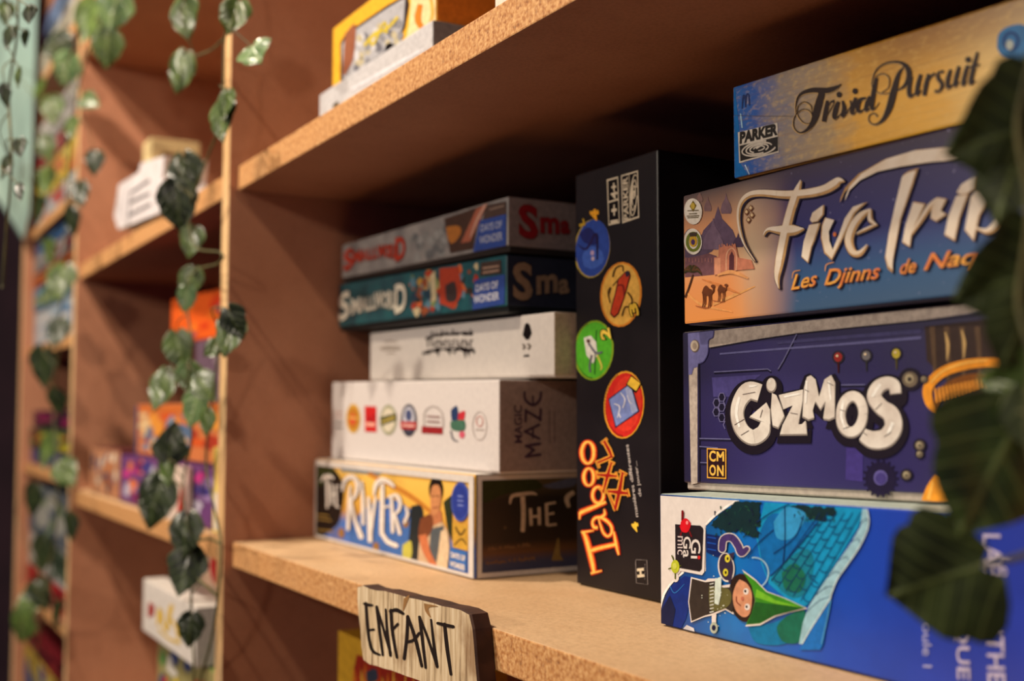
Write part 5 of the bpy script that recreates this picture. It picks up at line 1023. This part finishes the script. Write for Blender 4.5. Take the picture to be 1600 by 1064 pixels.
def leaf(parent, base, tip_dir, nrm, L, mat, seed, stem_pt, width=1.0):
    rnd = random.Random(seed)
    T_ = V(tip_dir).normalized(); N_ = (V(nrm) - T_ * V(nrm).dot(T_)).normalized(); B_ = T_.cross(N_)
    cup, droop, fold, wav = rnd.uniform(.05, .22), rnd.uniform(.02, .22), rnd.uniform(-.05, .16), rnd.uniform(.01, .035); ph = rnd.uniform(0, 6)
    mb = MB(); rows, uvs = [], []
    cols = [-1, -.72, -.42, -.15, 0, .15, .42, .72, 1]
    for t, h in HW:
        r, u_ = [], []
        for s_ in cols:
            x = s_ * h * width * (1 + .05 * math.sin(9 * t + ph)); yy = t - (.16 * abs(s_) * max(0, 1 - t / .25)) + .05 * abs(s_) * math.sin(t * 3.14)
            zz = fold * abs(x) - cup * x * x - droop * t * t + wav * math.sin(7 * t + 5 * s_ + ph)
            r.append(base + B_ * (x * L) + T_ * (yy * L) + N_ * (zz * L)); u_.append((.5 + x * .9, t))
        rows.append(r); uvs.append(u_)
    mb.grid(rows, mat, uvs)
    back = [[p - N_ * 0.0003 for p in r] for r in rows]; mb.grid([r[::-1] for r in back], mat, [r[::-1] for r in uvs])
    d = (base - stem_pt)
    if d.length > .002: mb.tube([tuple(v) for v in smooth_path([tuple(stem_pt), tuple(stem_pt.lerp(base, .55) + V((0, -.15, .12)) * d.length), tuple(base), tuple(base + T_ * (.1 * L))], 4)], .0007, STEM, 5, .0005)
    return mb.build('leaf', parent, merge=True)
def vine(label, stems, leaves, yp, r=.0011, facing=(.55, -.80, .18), seed=0, top=None):
    """stems: lists of (px, py[, y]) ; leaves: (px, py, size_px, heading_deg, mat, tilt, [y]) with px, py at the leaf centre, heading 0 right, 90 down"""
    S3 = [[ony(p[0], p[1], p[2] if len(p) > 2 else yp) for p in s_] for s_ in stems]
    a = S3[0][0]; root = empty('ivy_garland', a, label, 'ivy garland', 'ivy garlands on the bookcase')
    mb = MB(); pts = []
    for s_ in S3:
        q = [V(p) for p in smooth_path([tuple(p) for p in s_], 6)]; pts += q; mb.tube(q, r, STEM, 6)
    mb.build('stem', root, merge=True)
    rnd = random.Random(seed)
    for i, l in enumerate(leaves):
        px, py, sz, hd, mt, tilt = l[:6]; y = l[6] if len(l) > 6 else yp + rnd.uniform(-.012, .004)
        c = ony(px, py, y); fwd = (c - CAM).dot(_fw); L = sz * fwd / FPX
        T_ = V((.502, .865 * .35, 0)) * math.cos(math.radians(hd)) * 1.0 + V((0, 0, -1)) * math.sin(math.radians(hd))
        T_ = T_ + V((rnd.uniform(-.2, .2), rnd.uniform(-.35, .15), 0)); T_.normalize()
        N_ = V(facing) + V((rnd.uniform(-.35, .35), rnd.uniform(-.2, .2), rnd.uniform(-.2, .3))) + V((tilt, 0, 0)) * .9
        base = c - T_ * (L * .46); sp = min(pts, key=lambda p: (p - base).length)
        leaf(root, base, T_, N_, L, LEAFM[mt], seed * 100 + i, sp, l[7] if len(l) > 7 else 1.0)
    return root
# nearest upright of the left bay
vine('ivy garland with glossy leaves hanging down the pale upright left of the board games',
     [[(352, -160), (356, 20), (350, 70), (346, 180), (318, 262), (296, 330), (305, 385), (345, 395), (340, 412), (305, 425), (292, 470), (300, 540), (292, 610), (300, 680), (285, 760), (292, 830), (298, 900), (300, 980), (303, 1060), (296, 1160)],
      [(350, 60), (330, 78), (305, 88)], [(345, 520), (332, 620), (322, 720), (336, 800), (346, 850), (342, 920), (330, 1000), (312, 1064), (300, 1120)], [(346, 850), (325, 842), (300, 848)], [(338, 930), (310, 905)]],
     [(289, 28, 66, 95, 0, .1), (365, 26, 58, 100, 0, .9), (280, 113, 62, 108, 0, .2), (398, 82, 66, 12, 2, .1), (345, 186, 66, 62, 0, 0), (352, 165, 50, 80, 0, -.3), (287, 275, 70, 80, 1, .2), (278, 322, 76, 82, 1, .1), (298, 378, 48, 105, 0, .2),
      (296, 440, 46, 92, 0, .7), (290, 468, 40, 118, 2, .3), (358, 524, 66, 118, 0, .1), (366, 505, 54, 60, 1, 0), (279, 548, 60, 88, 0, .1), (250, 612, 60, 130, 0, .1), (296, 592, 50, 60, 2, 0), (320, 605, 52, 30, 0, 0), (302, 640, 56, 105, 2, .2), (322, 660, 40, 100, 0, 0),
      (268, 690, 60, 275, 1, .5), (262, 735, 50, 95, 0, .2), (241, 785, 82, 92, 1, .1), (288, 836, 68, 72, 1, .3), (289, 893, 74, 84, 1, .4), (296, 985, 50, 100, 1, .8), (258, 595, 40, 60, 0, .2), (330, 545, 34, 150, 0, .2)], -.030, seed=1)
# farther upright
vine('ivy garland trailing over the front edge of the second upright from the left',
     [[(150, -200), (160, 10), (135, 90), (118, 160), (108, 250), (104, 350), (96, 450), (92, 540), (84, 640), (90, 740), (86, 830), (70, 940), (56, 1040), (60, 1140)]],
     [(148, 30, 84, 120, 0, .2), (176, 18, 66, 118, 2, .7), (166, 76, 58, 105, 0, .2), (128, 22, 60, 80, 0, .1), (88, 72, 52, 170, 1, 0), (102, 110, 52, 120, 2, .6), (82, 172, 44, 100, 0, 0), (140, 158, 36, 20, 0, 0), (146, 254, 38, 90, 1, .1), (126, 304, 40, 95, 1, .1), (70, 284, 46, 95, 0, 0), (110, 345, 44, 100, 1, 0),
      (72, 232, 40, 80, 0, .2), (60, 326, 40, 100, 1, 0), (76, 395, 40, 95, 0, .1), (92, 440, 56, 95, 0, .2), (80, 452, 40, 120, 0, 0), (88, 520, 46, 90, 1, .3), (68, 575, 62, 95, 1, .4), (88, 630, 44, 85, 1, .4), (72, 705, 54, 80, 0, 0), (104, 740, 48, 40, 0, 0), (110, 824, 44, 90, 1, 0), (50, 782, 50, 100, 1, 0), (66, 866, 54, 95, 1, .2), (42, 942, 60, 150, 0, 0), (62, 930, 50, 60, 1, 0), (34, 982, 52, 130, 0, 0), (86, 960, 40, 40, 1, 0), (60, 140, 36, 90, 0, 0), (112, 200, 34, 80, 0, 0)], -.045, r=.0013, seed=2)
# garland hanging over the teal board
vine('thin ivy strand with small dark leaves over the pale teal board',
     [[(20, -150), (28, 30), (14, 140), (18, 250), (10, 360), (4, 450)]],
     [(44, 22, 30, 70, 1, 0), (12, 58, 36, 110, 1, 0), (38, 60, 26, 90, 1, 0), (26, 120, 30, 120, 0, 0), (8, 150, 34, 100, 1, 0), (30, 230, 30, 70, 1, 0), (6, 262, 36, 110, 1, 0), (30, 300, 26, 60, 1, 0), (8, 20, 34, 120, 0, 0)], -.19, r=.0012, seed=3)
# close to the camera at the right
vine('ivy garland with large dark leaves in front of the right-hand stack',
     [[(1640, -160), (1618, 60), (1590, 190), (1608, 330), (1592, 470), (1612, 560), (1608, 690), (1640, 820), (1636, 960), (1660, 1160)], [(1640, 850), (1600, 868), (1540, 882)]],
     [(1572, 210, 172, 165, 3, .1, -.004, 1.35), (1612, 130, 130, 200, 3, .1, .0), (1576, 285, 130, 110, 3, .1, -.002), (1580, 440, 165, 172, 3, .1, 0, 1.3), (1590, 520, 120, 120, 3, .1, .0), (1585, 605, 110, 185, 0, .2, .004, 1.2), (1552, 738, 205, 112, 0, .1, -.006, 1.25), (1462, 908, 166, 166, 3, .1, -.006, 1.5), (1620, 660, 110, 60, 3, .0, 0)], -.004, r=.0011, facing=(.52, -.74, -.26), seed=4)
